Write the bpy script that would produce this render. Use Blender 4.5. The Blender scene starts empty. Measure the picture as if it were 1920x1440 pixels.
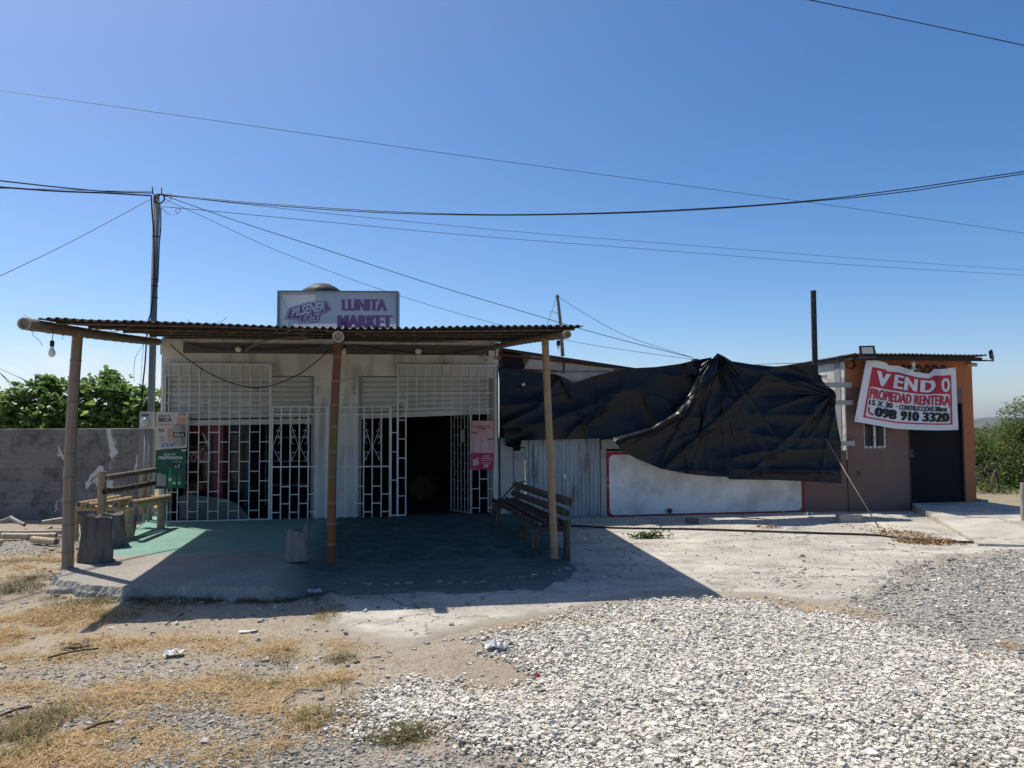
import bpy, bmesh, math, random
import numpy as np
from mathutils import Vector, Matrix
random.seed(7); rng = np.random.default_rng(7)
SC = bpy.context.scene
COL = SC.collection
PI = math.pi
# ------------------------------------------------------------------ camera
H = 1.7; F = 1380.0; PITCH = math.atan(70/1380); ROLL = 0.005
fw = Vector((0, math.cos(PITCH), math.sin(PITCH)))
rt0 = Vector((1, 0, 0)); up0 = rt0.cross(fw)
rt = rt0*math.cos(ROLL) - up0*math.sin(ROLL)
up = rt.cross(fw)
CAM = Vector((0, 0, H))
def ray(px, py): return fw*F + rt*(px-960) + up*(720-py)
def P(px, py, Y):
    r = ray(px, py); return CAM + r*(Y/r.y)
def G(px, py, z=0.0):
    r = ray(px, py); return CAM + r*((z-H)/r.z)
# facade frame: u along the fronts, w out of the fronts towards the road, z up
TH = math.radians(8.6)
D = Vector((math.cos(TH), math.sin(TH), 0)); N = Vector((math.sin(TH), -math.cos(TH), 0))
SLAB = 0.12
A0 = G(297, 978, SLAB); A0.z = 0
def fp(u, z, w=0.0): return A0 + D*u + N*w + Vector((0, 0, z))
def fx(px, py, w=0.0):
    r = ray(px, py); t = (w - (CAM-A0).dot(N))/r.dot(N)
    p = CAM + r*t
    return ((p-A0).dot(D), p.z)
def U(px, py=850, w=0.0): return fx(px, py, w)[0]
def Z(px, py, w=0.0): return fx(px, py, w)[1]
def FP(px, py, w=0.0):
    u, z = fx(px, py, w); return fp(u, z, w)
SUN = Vector((-1.2, 0.90, 2.7)).normalized()

# ------------------------------------------------------------------ noise
def _h(ix, iy, s):
    n = (ix.astype(np.int64)*374761393 + iy.astype(np.int64)*668265263 + s*1442695041) & 0x7fffffff
    n = ((n ^ (n >> 13))*1274126177) & 0x7fffffff
    n = n ^ (n >> 16)
    return (n & 0xffff)/65535.0
def vn(x, y, s=0):
    x = np.asarray(x, float); y = np.asarray(y, float)
    ix = np.floor(x); iy = np.floor(y); fx_ = x-ix; fy_ = y-iy
    fx_ = fx_*fx_*(3-2*fx_); fy_ = fy_*fy_*(3-2*fy_)
    a = _h(ix, iy, s); b = _h(ix+1, iy, s); c = _h(ix, iy+1, s); d = _h(ix+1, iy+1, s)
    return (a*(1-fx_)+b*fx_)*(1-fy_) + (c*(1-fx_)+d*fx_)*fy_
def fbm(x, y, s=0, o=4):
    r = 0; a = .5; t = 0
    for k in range(o):
        r = r + a*vn(np.asarray(x)*2**k, np.asarray(y)*2**k, s+k*17); t += a; a *= .5
    return r/t
def sst(a, b, x):
    t = np.clip((x-a)/(b-a), 0, 1); return t*t*(3-2*t)

# ------------------------------------------------------------------ materials
MATS = {}
def nmat(name):
    m = bpy.data.materials.new(name); m.use_nodes = True
    nt = m.node_tree; b = nt.nodes['Principled BSDF']
    MATS[name] = m
    return m, nt, b
def nd(nt, t, **k):
    n = nt.nodes.new(t)
    for a, v in k.items():
        if a == 'inp':
            for i, x in v.items(): n.inputs[i].default_value = x
        else: setattr(n, a, v)
    return n
def c4(c): return (c[0], c[1], c[2], 1)
def pm(name, c1, c2=None, scale=3.0, rough=.8, bump=0.0, bscale=None, metal=0.0, spec=.3, c3=None, s3=1.0, th=.62, sw=.06,
       stretch=(1, 1, 1), detail=6, trans=0.0, coat=0.0):
    """two-tone noise material; c3 is a third colour in ragged patches (peeled paint, rust)"""
    m, nt, b = nmat(name); L = nt.links.new
    tc = nd(nt, 'ShaderNodeTexCoord'); mp = nd(nt, 'ShaderNodeMapping'); mp.inputs['Scale'].default_value = stretch
    L(tc.outputs['Object'], mp.inputs['Vector'])
    b.inputs['Roughness'].default_value = rough; b.inputs['Metallic'].default_value = metal
    b.inputs['Specular IOR Level'].default_value = spec
    if coat: b.inputs['Coat Weight'].default_value = coat
    if c2 is None: c2 = tuple(x*.82 for x in c1)
    no = nd(nt, 'ShaderNodeTexNoise', inp={'Scale': scale, 'Detail': detail, 'Roughness': .62}); L(mp.outputs[0], no.inputs['Vector'])
    rp = nd(nt, 'ShaderNodeValToRGB'); rp.color_ramp.elements[0].position = .3; rp.color_ramp.elements[1].position = .7
    rp.color_ramp.elements[0].color = c4(c1); rp.color_ramp.elements[1].color = c4(c2)
    L(no.outputs['Fac'], rp.inputs[0]); col = rp.outputs[0]
    if c3 is not None:
        n3 = nd(nt, 'ShaderNodeTexNoise', inp={'Scale': s3, 'Detail': 8, 'Roughness': .6}); L(mp.outputs[0], n3.inputs['Vector'])
        r3 = nd(nt, 'ShaderNodeMapRange', inp={1: th-sw, 2: th+sw}); L(n3.outputs['Fac'], r3.inputs[0])
        mx = nd(nt, 'ShaderNodeMix', data_type='RGBA'); L(r3.outputs[0], mx.inputs[0]); L(col, mx.inputs[6]); mx.inputs[7].default_value = c4(c3); col = mx.outputs[2]
    L(col, b.inputs['Base Color'])
    if bump:
        bn = nd(nt, 'ShaderNodeTexNoise', inp={'Scale': bscale or scale*6, 'Detail': 5}); L(mp.outputs[0], bn.inputs['Vector'])
        bp = nd(nt, 'ShaderNodeBump', inp={'Strength': bump, 'Distance': .02}); L(bn.outputs['Fac'], bp.inputs['Height']); L(bp.outputs[0], b.inputs['Normal'])
    if trans:
        t = nd(nt, 'ShaderNodeBsdfTranslucent'); L(col, t.inputs['Color'])
        ms = nd(nt, 'ShaderNodeMixShader', inp={0: trans}); L(b.outputs[0], ms.inputs[1]); L(t.outputs[0], ms.inputs[2])
        L(ms.outputs[0], nt.nodes['Material Output'].inputs['Surface'])
    return m
def flat(name, c, rough=.6, metal=0.0, spec=.3):
    return pm(name, c, tuple(x*.88 for x in c), 8, rough, 0, None, metal, spec)
def attr_ramp(name, stops, rough=.8, trans=0.0, bump=0.0, attr='tone', fine=0.0, spec=.3):
    m, nt, b = nmat(name); L = nt.links.new
    at = nd(nt, 'ShaderNodeAttribute', attribute_name=attr)
    rp = nd(nt, 'ShaderNodeValToRGB'); cr = rp.color_ramp
    while len(cr.elements) < len(stops): cr.elements.new(.5)
    for e, (p, c) in zip(cr.elements, stops): e.position = p; e.color = c4(c)
    L(at.outputs['Fac'], rp.inputs[0]); col = rp.outputs[0]
    b.inputs['Roughness'].default_value = rough; b.inputs['Specular IOR Level'].default_value = spec
    if fine:
        tc = nd(nt, 'ShaderNodeTexCoord'); no = nd(nt, 'ShaderNodeTexNoise', inp={'Scale': fine, 'Detail': 3}); L(tc.outputs['Object'], no.inputs['Vector'])
        mr = nd(nt, 'ShaderNodeMapRange', inp={1: .3, 2: .7, 3: .7, 4: 1.15}); L(no.outputs['Fac'], mr.inputs[0])
        mx = nd(nt, 'ShaderNodeMix', data_type='RGBA', blend_type='MULTIPLY'); mx.inputs[0].default_value = 1
        L(col, mx.inputs[6]); L(mr.outputs[0], mx.inputs[7]); col = mx.outputs[2]
    L(col, b.inputs['Base Color'])
    if trans:
        t = nd(nt, 'ShaderNodeBsdfTranslucent'); L(col, t.inputs['Color'])
        ms = nd(nt, 'ShaderNodeMixShader', inp={0: trans}); L(b.outputs[0], ms.inputs[1]); L(t.outputs[0], ms.inputs[2])
        L(ms.outputs[0], nt.nodes['Material Output'].inputs['Surface'])
    return m
def bammat(name, c1, c2, ringc, dark=(.05, .035, .025), peel=None, ramp=None, rough=.5):
    """bamboo: streaks along the culm, lighter or darker node rings, blotches; attribute vc = (cos, sin, metres along, ring)"""
    m, nt, b = nmat(name); L = nt.links.new
    at = nd(nt, 'ShaderNodeAttribute', attribute_name='vc')
    mp = nd(nt, 'ShaderNodeMapping'); mp.inputs['Scale'].default_value = (1.6, 1.6, .9); L(at.outputs['Vector'], mp.inputs['Vector'])
    oi = nd(nt, 'ShaderNodeObjectInfo'); va = nd(nt, 'ShaderNodeVectorMath', operation='ADD'); L(mp.outputs[0], va.inputs[0]); 
    vs = nd(nt, 'ShaderNodeVectorMath', operation='SCALE', inp={0: (7, 3, 11)}); L(oi.outputs['Random'], vs.inputs['Scale']); L(vs.outputs[0], va.inputs[1])
    no = nd(nt, 'ShaderNodeTexNoise', inp={'Scale': 2.2, 'Detail': 7, 'Roughness': .65}); L(va.outputs[0], no.inputs['Vector'])
    rp = nd(nt, 'ShaderNodeValToRGB'); rp.color_ramp.elements[0].position = .32; rp.color_ramp.elements[1].position = .68
    rp.color_ramp.elements[0].color = c4(c1); rp.color_ramp.elements[1].color = c4(c2); L(no.outputs['Fac'], rp.inputs[0]); col = rp.outputs[0]
    sx = nd(nt, 'ShaderNodeSeparateXYZ'); L(at.outputs['Vector'], sx.inputs[0])
    if ramp:
        r2 = nd(nt, 'ShaderNodeValToRGB'); cr = r2.color_ramp
        while len(cr.elements) < len(ramp): cr.elements.new(.5)
        for e, (p, c) in zip(cr.elements, ramp): e.position = p; e.color = c4(c)
        dv = nd(nt, 'ShaderNodeMath', operation='DIVIDE', inp={1: 3.0}); L(sx.outputs[2], dv.inputs[0]); L(dv.outputs[0], r2.inputs[0])
        mx = nd(nt, 'ShaderNodeMix', data_type='RGBA', blend_type='MULTIPLY'); mx.inputs[0].default_value = 1
        L(col, mx.inputs[6]); L(r2.outputs[0], mx.inputs[7]); col = mx.outputs[2]
    mp2 = nd(nt, 'ShaderNodeMapping'); mp2.inputs['Scale'].default_value = (5, 5, 1.1); L(va.outputs[0], mp2.inputs['Vector'])
    n2 = nd(nt, 'ShaderNodeTexNoise', inp={'Scale': 1.6, 'Detail': 5, 'Roughness': .6}); L(mp2.outputs[0], n2.inputs['Vector'])
    m2 = nd(nt, 'ShaderNodeMapRange', inp={1: .56, 2: .64, 3: 0, 4: .8}); L(n2.outputs['Fac'], m2.inputs[0])
    mx2 = nd(nt, 'ShaderNodeMix', data_type='RGBA'); L(m2.outputs[0], mx2.inputs[0]); L(col, mx2.inputs[6]); mx2.inputs[7].default_value = c4(dark); col = mx2.outputs[2]
    if peel:
        mp3 = nd(nt, 'ShaderNodeMapping'); mp3.inputs['Scale'].default_value = (2.6, 2.6, 3.2); L(va.outputs[0], mp3.inputs['Vector'])
        n3 = nd(nt, 'ShaderNodeTexNoise', inp={'Scale': 2.4, 'Detail': 6, 'Roughness': .6}); L(mp3.outputs[0], n3.inputs['Vector'])
        m3 = nd(nt, 'ShaderNodeMapRange', inp={1: .56, 2: .60}); L(n3.outputs['Fac'], m3.inputs[0])
        mx3 = nd(nt, 'ShaderNodeMix', data_type='RGBA'); L(m3.outputs[0], mx3.inputs[0]); L(col, mx3.inputs[6]); mx3.inputs[7].default_value = c4(peel); col = mx3.outputs[2]
    mr = nd(nt, 'ShaderNodeMath', operation='MULTIPLY', inp={1: .8}); L(at.outputs['Alpha'], mr.inputs[0])
    mx4 = nd(nt, 'ShaderNodeMix', data_type='RGBA'); L(mr.outputs[0], mx4.inputs[0]); L(col, mx4.inputs[6]); mx4.inputs[7].default_value = c4(ringc); col = mx4.outputs[2]
    L(col, b.inputs['Base Color']); b.inputs['Roughness'].default_value = rough; b.inputs['Specular IOR Level'].default_value = .35
    bp = nd(nt, 'ShaderNodeBump', inp={'Strength': .25, 'Distance': .01}); L(n2.outputs['Fac'], bp.inputs['Height']); L(bp.outputs[0], b.inputs['Normal'])
    return m

# ------------------------------------------------------------------ objects
ORI = {}
def tag(o, label, cat, group=None):
    o['label'] = label; o['category'] = cat
    if group: o['group'] = group
    return o
def thing(name, label, cat, loc, group=None):
    o = bpy.data.objects.new(name, None); COL.objects.link(o); o.location = loc; o.empty_display_size = .1
    ORI[o.name] = Vector(loc); return tag(o, label, cat, group)
def link(name, me, mats, parent, origin):
    for m in mats: me.materials.append(m)
    o = bpy.data.objects.new(name, me); COL.objects.link(o)
    if parent is not None: o.parent = parent
    else: o.location = origin
    ORI[o.name] = Vector(origin); return o
def kind(o, k): o['kind'] = k; return o
class MB:
    def __init__(s): s.v = []; s.f = []; s.m = []; s.sm = []; s.a = {}
    def add(s, vs, fs, mi=0, smooth=False, att=None):
        n = len(s.v); s.v += [tuple(v) for v in vs]
        for f in fs: s.f.append([i+n for i in f]); s.m.append(mi); s.sm.append(smooth)
        if att:
            for i, a in enumerate(att): s.a[n+i] = a
        return s
    def box(s, c, ax, ay, az, mi=0):
        """centre and three half-axis vectors"""
        c = Vector(c); vs = [c+ax*i+ay*j+az*k for k in (-1, 1) for j in (-1, 1) for i in (-1, 1)]
        fs = [(0, 2, 3, 1), (4, 5, 7, 6), (0, 1, 5, 4), (2, 6, 7, 3), (0, 4, 6, 2), (1, 3, 7, 5)]
        return s.add(vs, fs, mi)
    def fb(s, u0, u1, w0, w1, z0, z1, mi=0):
        """box in the facade frame"""
        return s.box(fp((u0+u1)/2, (z0+z1)/2, (w0+w1)/2), D*((u1-u0)/2), -N*((w1-w0)/2), Vector((0, 0, (z1-z0)/2)), mi)
    def tube(s, pts, r, n=8, mi=0, smooth=True, caps=True, spin=0.0):
        pts = [Vector(p) for p in pts]; k = len(pts)
        rs = r if isinstance(r, (list, tuple)) else [r]*k
        t = (pts[1]-pts[0]).normalized(); ref = Vector((0, 0, 1)) if abs(t.z) < .9 else Vector((0, 1, 0))
        a = t.cross(ref).normalized(); vs = []
        for i in range(k):
            t2 = (pts[min(i+1, k-1)]-pts[max(i-1, 0)])
            t2 = t2.normalized() if t2.length > 1e-9 else t
            a = (a - t2*a.dot(t2)).normalized(); b = t2.cross(a)
            for j in range(n):
                g = 2*PI*j/n + spin; vs.append(pts[i] + (a*math.cos(g)+b*math.sin(g))*rs[i])
        fs = [(i*n+j, i*n+(j+1) % n, (i+1)*n+(j+1) % n, (i+1)*n+j) for i in range(k-1) for j in range(n)]
        s.add(vs, fs, mi, smooth and n > 4)
        if caps: 
            o = len(s.v)-k*n
            s.f.append([o+j for j in range(n)][::-1]); s.m.append(mi); s.sm.append(False)
            s.f.append([o+(k-1)*n+j for j in range(n)]); s.m.append(mi); s.sm.append(False)
        return s
    def bar(s, p, q, r, mi=0): return s.tube([p, q], r*1.414, 4, mi, False, True, PI/4)
    def prism(s, poly, z0, z1, mi=0):
        n = len(poly); vs = [(p[0], p[1], z0) for p in poly]+[(p[0], p[1], z1) for p in poly]
        fs = [list(range(n))[::-1], list(range(n, 2*n))]+[(i, (i+1) % n, n+(i+1) % n, n+i) for i in range(n)]
        return s.add(vs, fs, mi)
    def bamboo(s, p, q, r0, r1, node=.3, mi=0, ci=1, n=16, bow=.01, seed=0, a0=0.0):
        R = random.Random(seed); p = Vector(p); q = Vector(q); Ln = (q-p).length; t = (q-p)/Ln
        ref = Vector((0, 0, 1)) if abs(t.z) < .9 else Vector((0, 1, 0)); a = t.cross(ref).normalized(); b = t.cross(a)
        ba = R.random()*2*PI; bd = a*math.cos(ba)+b*math.sin(ba)
        st = [(0, 1, 0)]; x = R.uniform(.1, .8)*node
        while x < Ln-.03:
            st += [(x-.02, 1.0, 0), (x-.006, 1.045, .6), (x, 1.085, 1), (x+.008, 1.03, .5), (x+.02, 1.0, 0)]
            x += node*R.uniform(.85, 1.15)
        st.append((Ln, 1, 0)); vs = []; at = []
        for (l, k, g) in st:
            f = l/Ln; c = p+t*l+bd*(bow*math.sin(PI*f)*Ln); r = (r0+(r1-r0)*f)*k
            for j in range(n):
                an = 2*PI*j/n; vs.append(c+(a*math.cos(an)+b*math.sin(an))*r); at.append((math.cos(an), math.sin(an), l+a0, g))
        K = len(st)
        fs = [(i*n+j, (i+1)*n+j, (i+1)*n+(j+1) % n, i*n+(j+1) % n) for i in range(K-1) for j in range(n)]
        s.add(vs, fs, mi, True, at)
        for (e, sg, r) in ((p, 1, r0), (q, -1, r1)):      # open ends: rim, inside wall, diaphragm
            vs = []
            for rr, dp in ((1.0, 0), (.74, 0), (.70, .05)):
                for j in range(n):
                    an = 2*PI*j/n; vs.append(e+(a*math.cos(an)+b*math.sin(an))*r*rr+t*sg*dp)
            fs = [(k*n+j, k*n+(j+1) % n, (k+1)*n+(j+1) % n, (k+1)*n+j) for k in range(2) for j in range(n)]+[[2*n+j for j in range(n)]]
            s.add(vs, fs, ci)
        return s
    def build(s, name, mats, parent=None, origin=None, label=None):
        if not isinstance(mats, (list, tuple)): mats = [mats]
        V = np.array(s.v, float)
        if parent is not None: o = ORI[parent.name]
        elif origin is not None: o = Vector(origin)
        else: o = Vector(((V[:, 0].min()+V[:, 0].max())/2, (V[:, 1].min()+V[:, 1].max())/2, V[:, 2].min()))
        V = V-np.array(o)
        me = bpy.data.meshes.new(name); me.from_pydata(V.tolist(), [], s.f)
        me.polygons.foreach_set('material_index', s.m); me.polygons.foreach_set('use_smooth', s.sm)
        if s.a:
            ca = me.attributes.new('vc', 'FLOAT_COLOR', 'POINT'); d = np.zeros((len(s.v), 4))
            for i, a in s.a.items(): d[i] = a
            ca.data.foreach_set('color', d.ravel())
        me.update(); ob = link(name, me, mats, parent, o)
        if label: ob['label'] = label
        return ob
def npmesh(name, V, Fa, mats, parent=None, origin=(0, 0, 0), attrs=None, smooth=False, mi=None):
    o = np.array(ORI[parent.name]) if parent is not None else np.array(origin, float)
    V = np.asarray(V, float)-o; Fa = np.asarray(Fa, np.int32); k = Fa.shape[1]
    me = bpy.data.meshes.new(name); me.vertices.add(len(V)); me.vertices.foreach_set('co', V.ravel().astype(np.float32))
    me.loops.add(Fa.size); me.loops.foreach_set('vertex_index', Fa.ravel())
    me.polygons.add(len(Fa)); me.polygons.foreach_set('loop_start', np.arange(0, Fa.size, k, dtype=np.int32))
    me.polygons.foreach_set('loop_total', np.full(len(Fa), k, np.int32))
    me.polygons.foreach_set('use_smooth', np.full(len(Fa), bool(smooth)))
    if mi is not None: me.polygons.foreach_set('material_index', np.asarray(mi, np.int32))
    for a, d in (attrs or {}).items():
        at = me.attributes.new(a, 'FLOAT', 'POINT'); at.data.foreach_set('value', np.asarray(d, np.float32))
    me.update(calc_edges=True); me.validate()
    return link(name, me, mats if isinstance(mats, (list, tuple)) else [mats], parent, Vector(o))
def gridfaces(nx, ny):
    i = np.arange((nx-1)*(ny-1)); r = i//(nx-1); c = i % (nx-1); a = r*nx+c
    return np.stack([a, a+1, a+nx+1, a+nx], 1)
def smoothpts(pts, k=8):
    pts = [Vector(p) for p in pts]; out = []
    for i in range(len(pts)-1):
        p0 = pts[max(i-1, 0)]; p1 = pts[i]; p2 = pts[i+1]; p3 = pts[min(i+2, len(pts)-1)]
        for j in range(k):
            t = j/k; out.append(.5*((2*p1)+(p2-p0)*t+(2*p0-5*p1+4*p2-p3)*t*t+(3*p1-p0-3*p2+p3)*t**3))
    return out+[pts[-1]]
# ------------------------------------------------------------------ lettering
TC = {}
def text2d(s, bold=0.0, shear=0.0):
    k = (s, bold, shear)
    if k not in TC:
        cu = bpy.data.curves.new('lettering', 'FONT'); cu.body = s; cu.size = 1; cu.offset = bold; cu.shear = shear; cu.fill_mode = 'FRONT'; cu.resolution_u = 3
        ob = bpy.data.objects.new('lettering', cu); COL.objects.link(ob)
        bpy.context.view_layer.update()
        me = bpy.data.meshes.new_from_object(ob.evaluated_get(bpy.context.evaluated_depsgraph_get()))
        V = np.array([v.co[:2] for v in me.vertices]); Fs = [list(p.vertices) for p in me.polygons]
        bpy.data.objects.remove(ob); bpy.data.curves.remove(cu); bpy.data.meshes.remove(me)
        mn = V.min(0); mx = V.max(0); TC[k] = ((V-mn)/(mx-mn), Fs)
    return TC[k]
class Sheet:
    """prints on a surface f(a, b, lift) with a, b in 0..1 (b downwards)"""
    def __init__(s, f, mb, cell=None, lift=.002): s.f = f; s.mb = mb; s.cell = cell; s.lift = lift
    def tess(s, V2, Fs, mi, layer):
        if s.cell:
            bm = bmesh.new(); vs = [bm.verts.new((a, b, 0)) for a, b in V2]
            for f in Fs:
                try: bm.faces.new([vs[i] for i in f])
                except ValueError: pass
            bmesh.ops.triangulate(bm, faces=bm.faces[:])
            for _ in range(6):
                es = [e for e in bm.edges if e.calc_length() > s.cell]
                if not es: break
                bmesh.ops.subdivide_edges(bm, edges=es, cuts=1); bmesh.ops.triangulate(bm, faces=[f for f in bm.faces if len(f.verts) > 3])
            bm.verts.index_update(); V2 = [(v.co.x, v.co.y) for v in bm.verts]; Fs = [[v.index for v in f.verts] for f in bm.faces]; bm.free()
        s.mb.add([s.f(a, b, layer*s.lift) for a, b in V2], Fs, mi, bool(s.cell))
    def rect(s, a0, b0, a1, b1, mi, layer=1): s.tess([(a0, b1), (a1, b1), (a1, b0), (a0, b0)], [(0, 1, 2, 3)], mi, layer)
    def poly(s, pts, mi, layer=1):
        s.tess(pts, [list(range(len(pts)))], mi, layer)
    def rrect(s, a0, b0, a1, b1, ra, rb, mi, layer=1):
        pts = []
        for (ca, cb, g0) in ((a1-ra, b0+rb, -90), (a1-ra, b1-rb, 0), (a0+ra, b1-rb, 90), (a0+ra, b0+rb, 180)):
            for k in range(5):
                g = math.radians(g0+k*22.5); pts.append((ca+ra*math.cos(g), cb+rb*math.sin(g)))
        s.poly(pts[::-1], mi, layer)
    def text(s, t, a0, b0, a1, b1, mi, layer=2, bold=0.0, shear=0.0, slope=0.0):
        V, Fs = text2d(t, min(bold, .012), shear); k = bold*(a1-a0)/max(1, len(t))*.75; n = 1 if bold < .015 else (3 if bold < .04 else 5)
        for i in range(n):                                  # heavier strokes: a few copies side by side
            q = k*(2*i/(n-1)-1) if n > 1 else 0
            s.tess([(a0+k+q+x*(a1-a0-2*k), b1-y*(b1-b0)+slope*x) for x, y in V], Fs, mi, layer+.07*i)
    def disc(s, a, b, ra, rb, mi, layer=1, n=20):
        s.poly([(a+ra*math.cos(-2*PI*k/n), b+rb*math.sin(-2*PI*k/n)) for k in range(n)], mi, layer)
# ------------------------------------------------------------------ camera, light, sky
cd = bpy.data.cameras.new('camera'); cam = bpy.data.objects.new('camera', cd); COL.objects.link(cam)
cd.sensor_width = 36; cd.lens = F/1920*36; cd.clip_start = .05; cd.clip_end = 12000
M = Matrix((rt, up, -fw)).transposed().to_4x4(); M.translation = CAM; cam.matrix_world = M
SC.camera = cam
sl = bpy.data.lights.new('sun', 'SUN'); sl.energy = 5.0; sl.angle = math.radians(.55); sl.color = (1, .94, .825)
so = bpy.data.objects.new('sun', sl); COL.objects.link(so); so.rotation_euler = SUN.to_track_quat('Z', 'Y').to_euler(); so.location = (-30, 25, 60)
w = bpy.data.worlds.new('World'); SC.world = w; w.use_nodes = True
nt = w.node_tree; L = nt.links.new; bg = nt.nodes['Background']
sky = nd(nt, 'ShaderNodeTexSky'); sky.sky_type = 'NISHITA'; sky.sun_disc = False
sky.sun_elevation = math.asin(SUN.z); sky.sun_rotation = math.atan2(SUN.x, SUN.y); sky.air_density = 0.7; sky.dust_density = 1.15; sky.ozone_density = 1.7; sky.altitude = 50
tc = nd(nt, 'ShaderNodeTexCoord')
mp = nd(nt, 'ShaderNodeMapping'); mp.inputs['Scale'].default_value = (1, 1, 2.6); L(tc.outputs['Generated'], mp.inputs['Vector'])
cn = nd(nt, 'ShaderNodeTexNoise', inp={'Scale': 9.0, 'Detail': 9, 'Roughness': .58}); L(mp.outputs[0], cn.inputs['Vector'])
cr = nd(nt, 'ShaderNodeMapRange', inp={1: .43, 2: .62}); L(cn.outputs['Fac'], cr.inputs[0])
sx = nd(nt, 'ShaderNodeSeparateXYZ'); L(tc.outputs['Generated'], sx.inputs[0])
c1 = nd(nt, 'ShaderNodeMapRange', inp={1: .105, 2: .055}); c1.interpolation_type = 'SMOOTHSTEP'; L(sx.outputs[2], c1.inputs[0])
c2 = nd(nt, 'ShaderNodeMapRange', inp={1: -.25, 2: -.46, 3: .10, 4: 1}); L(sx.outputs[0], c2.inputs[0])
m1 = nd(nt, 'ShaderNodeMath', operation='MULTIPLY'); L(cr.outputs[0], m1.inputs[0]); L(c1.outputs[0], m1.inputs[1])
m2 = nd(nt, 'ShaderNodeMath', operation='MULTIPLY'); L(m1.outputs[0], m2.inputs[0]); L(c2.outputs[0], m2.inputs[1])
m3 = nd(nt, 'ShaderNodeMath', operation='MULTIPLY', inp={1: .75}); L(m2.outputs[0], m3.inputs[0])
mx = nd(nt, 'ShaderNodeMix', data_type='RGBA'); hs_ = nd(nt, 'ShaderNodeHueSaturation', inp={'Saturation': 1.33, 'Value': 1.05}); L(sky.outputs[0], hs_.inputs['Color']); L(m3.outputs[0], mx.inputs[0]); L(hs_.outputs[0], mx.inputs[6]); mx.inputs[7].default_value = (6.0, 6.2, 6.6, 1)
L(mx.outputs[2], bg.inputs['Color']); bg.inputs['Strength'].default_value = .15
SC.view_settings.view_transform = 'Standard'; SC.view_settings.look = 'None'; SC.view_settings.exposure = 0; SC.view_settings.gamma = 1

# ------------------------------------------------------------------ ground
def gpoly(px, z=0.0): return np.array([G(x, y, z)[:2] for x, y in px])
def sdist(poly, X, Y):
    """signed distance to a polygon, negative inside"""
    d = np.full(X.shape, 1e9); ins = np.zeros(X.shape, bool); n = len(poly)
    for i in range(n):
        ax, ay = poly[i]; bx, by = poly[(i+1) % n]; ex = bx-ax; ey = by-ay
        t = np.clip(((X-ax)*ex+(Y-ay)*ey)/(ex*ex+ey*ey+1e-12), 0, 1)
        d = np.minimum(d, np.hypot(X-ax-t*ex, Y-ay-t*ey))
        c = ((ay > Y) != (by > Y)); ins ^= c & (X < (bx-ax)*(Y-ay)/(by-ay+1e-12)+ax)
    return np.where(ins, -d, d)
APRON = gpoly([(560, 1000), (612, 1110), (622, 1150), (612, 1180), (660, 1196), (760, 1205), (840, 1190), (900, 1172), (1010, 1158), (1110, 1140), (1200, 1123), (1300, 1112),
               (1400, 1117), (1480, 1132), (1560, 1136), (1640, 1128), (1690, 1100), (1700, 1075), (1760, 1052), (1860, 1040), (1960, 1034), (2100, 1030), (2100, 990), (1840, 966), (1700, 960), (1500, 958), (935, 958)])
SLABP = gpoly([(98, 1079), (150, 1094), (230, 1100), (330, 1098), (430, 1101), (560, 1099), (606, 1092), (622, 1082), (650, 1092), (800, 1089), (900, 1091), (1000, 1084), (1058, 1070), (1078, 1052), (1045, 1012),
               (1000, 975), (985, 955), (297, 960), (262, 985), (180, 1035)], SLAB)
WHITE = gpoly([(640, 1345), (700, 1312), (790, 1302), (860, 1296), (950, 1288), (990, 1268), (965, 1238), (925, 1222), (905, 1198), (950, 1186), (1060, 1168), (1140, 1150), (1230, 1136), (1320, 1128), (1420, 1134), (1500, 1152),
               (1590, 1163), (1700, 1183), (1800, 1214), (1920, 1243), (2150, 1290), (2300, 1560), (1900, 1560), (1880, 1450), (1800, 1425), (1740, 1432), (1700, 1560), (1050, 1560), (1080, 1450), (1000, 1420), (900, 1402), (800, 1388), (690, 1378)])
GREY = gpoly([(2200, 1040), (1900, 1042), (1800, 1050), (1730, 1075), (1690, 1100), (1640, 1120), (1630, 1150), (1700, 1183), (1800, 1214), (1920, 1243), (2200, 1290)])
DARK = gpoly([(150, 1335), (240, 1310), (330, 1318), (420, 1330), (520, 1345), (600, 1375), (700, 1392), (800, 1402), (900, 1415), (1010, 1440), (1060, 1560), (60, 1560)])
GREY2 = gpoly([(60, 1262), (200, 1240), (330, 1248), (520, 1262), (560, 1290), (460, 1310), (250, 1312), (120, 1330), (20, 1340)])
RUB = gpoly([(-60, 1002), (110, 995), (200, 1008), (205, 1030), (80, 1042), (-60, 1040)])
STRAW = [(60, 1235, 90, 12), (250, 1207, 170, 14), (520, 1215, 120, 14), (30, 1190, 80, 16), (40, 1290, 60, 14), (220, 1310, 120, 20), (430, 1290, 170, 24), (120, 1380, 150, 45), (20, 1430, 140, 50), (330, 1425, 130, 22),
         (640, 1275, 60, 14), (600, 1355, 70, 22), (40, 1060, 90, 26), (180, 1145, 120, 22), (60, 1165, 120, 20), (300, 1385, 70, 16), (520, 1400, 40, 10), (500, 1330, 90, 10), (150, 1420, 120, 30)]
def straw_mask(X, Y):
    m = np.zeros(X.shape)
    for cx, cy, rx, ry in STRAW:
        c = G(cx, cy); a = abs((G(cx+rx, cy)-c).x); b = abs((G(cx, cy-ry)-G(cx, cy+ry)).y)/2
        q = ((X-c.x)/a)**2+((Y-c.y)/b)**2; m = np.maximum(m, np.exp(-q*1.1))
    return m
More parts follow.
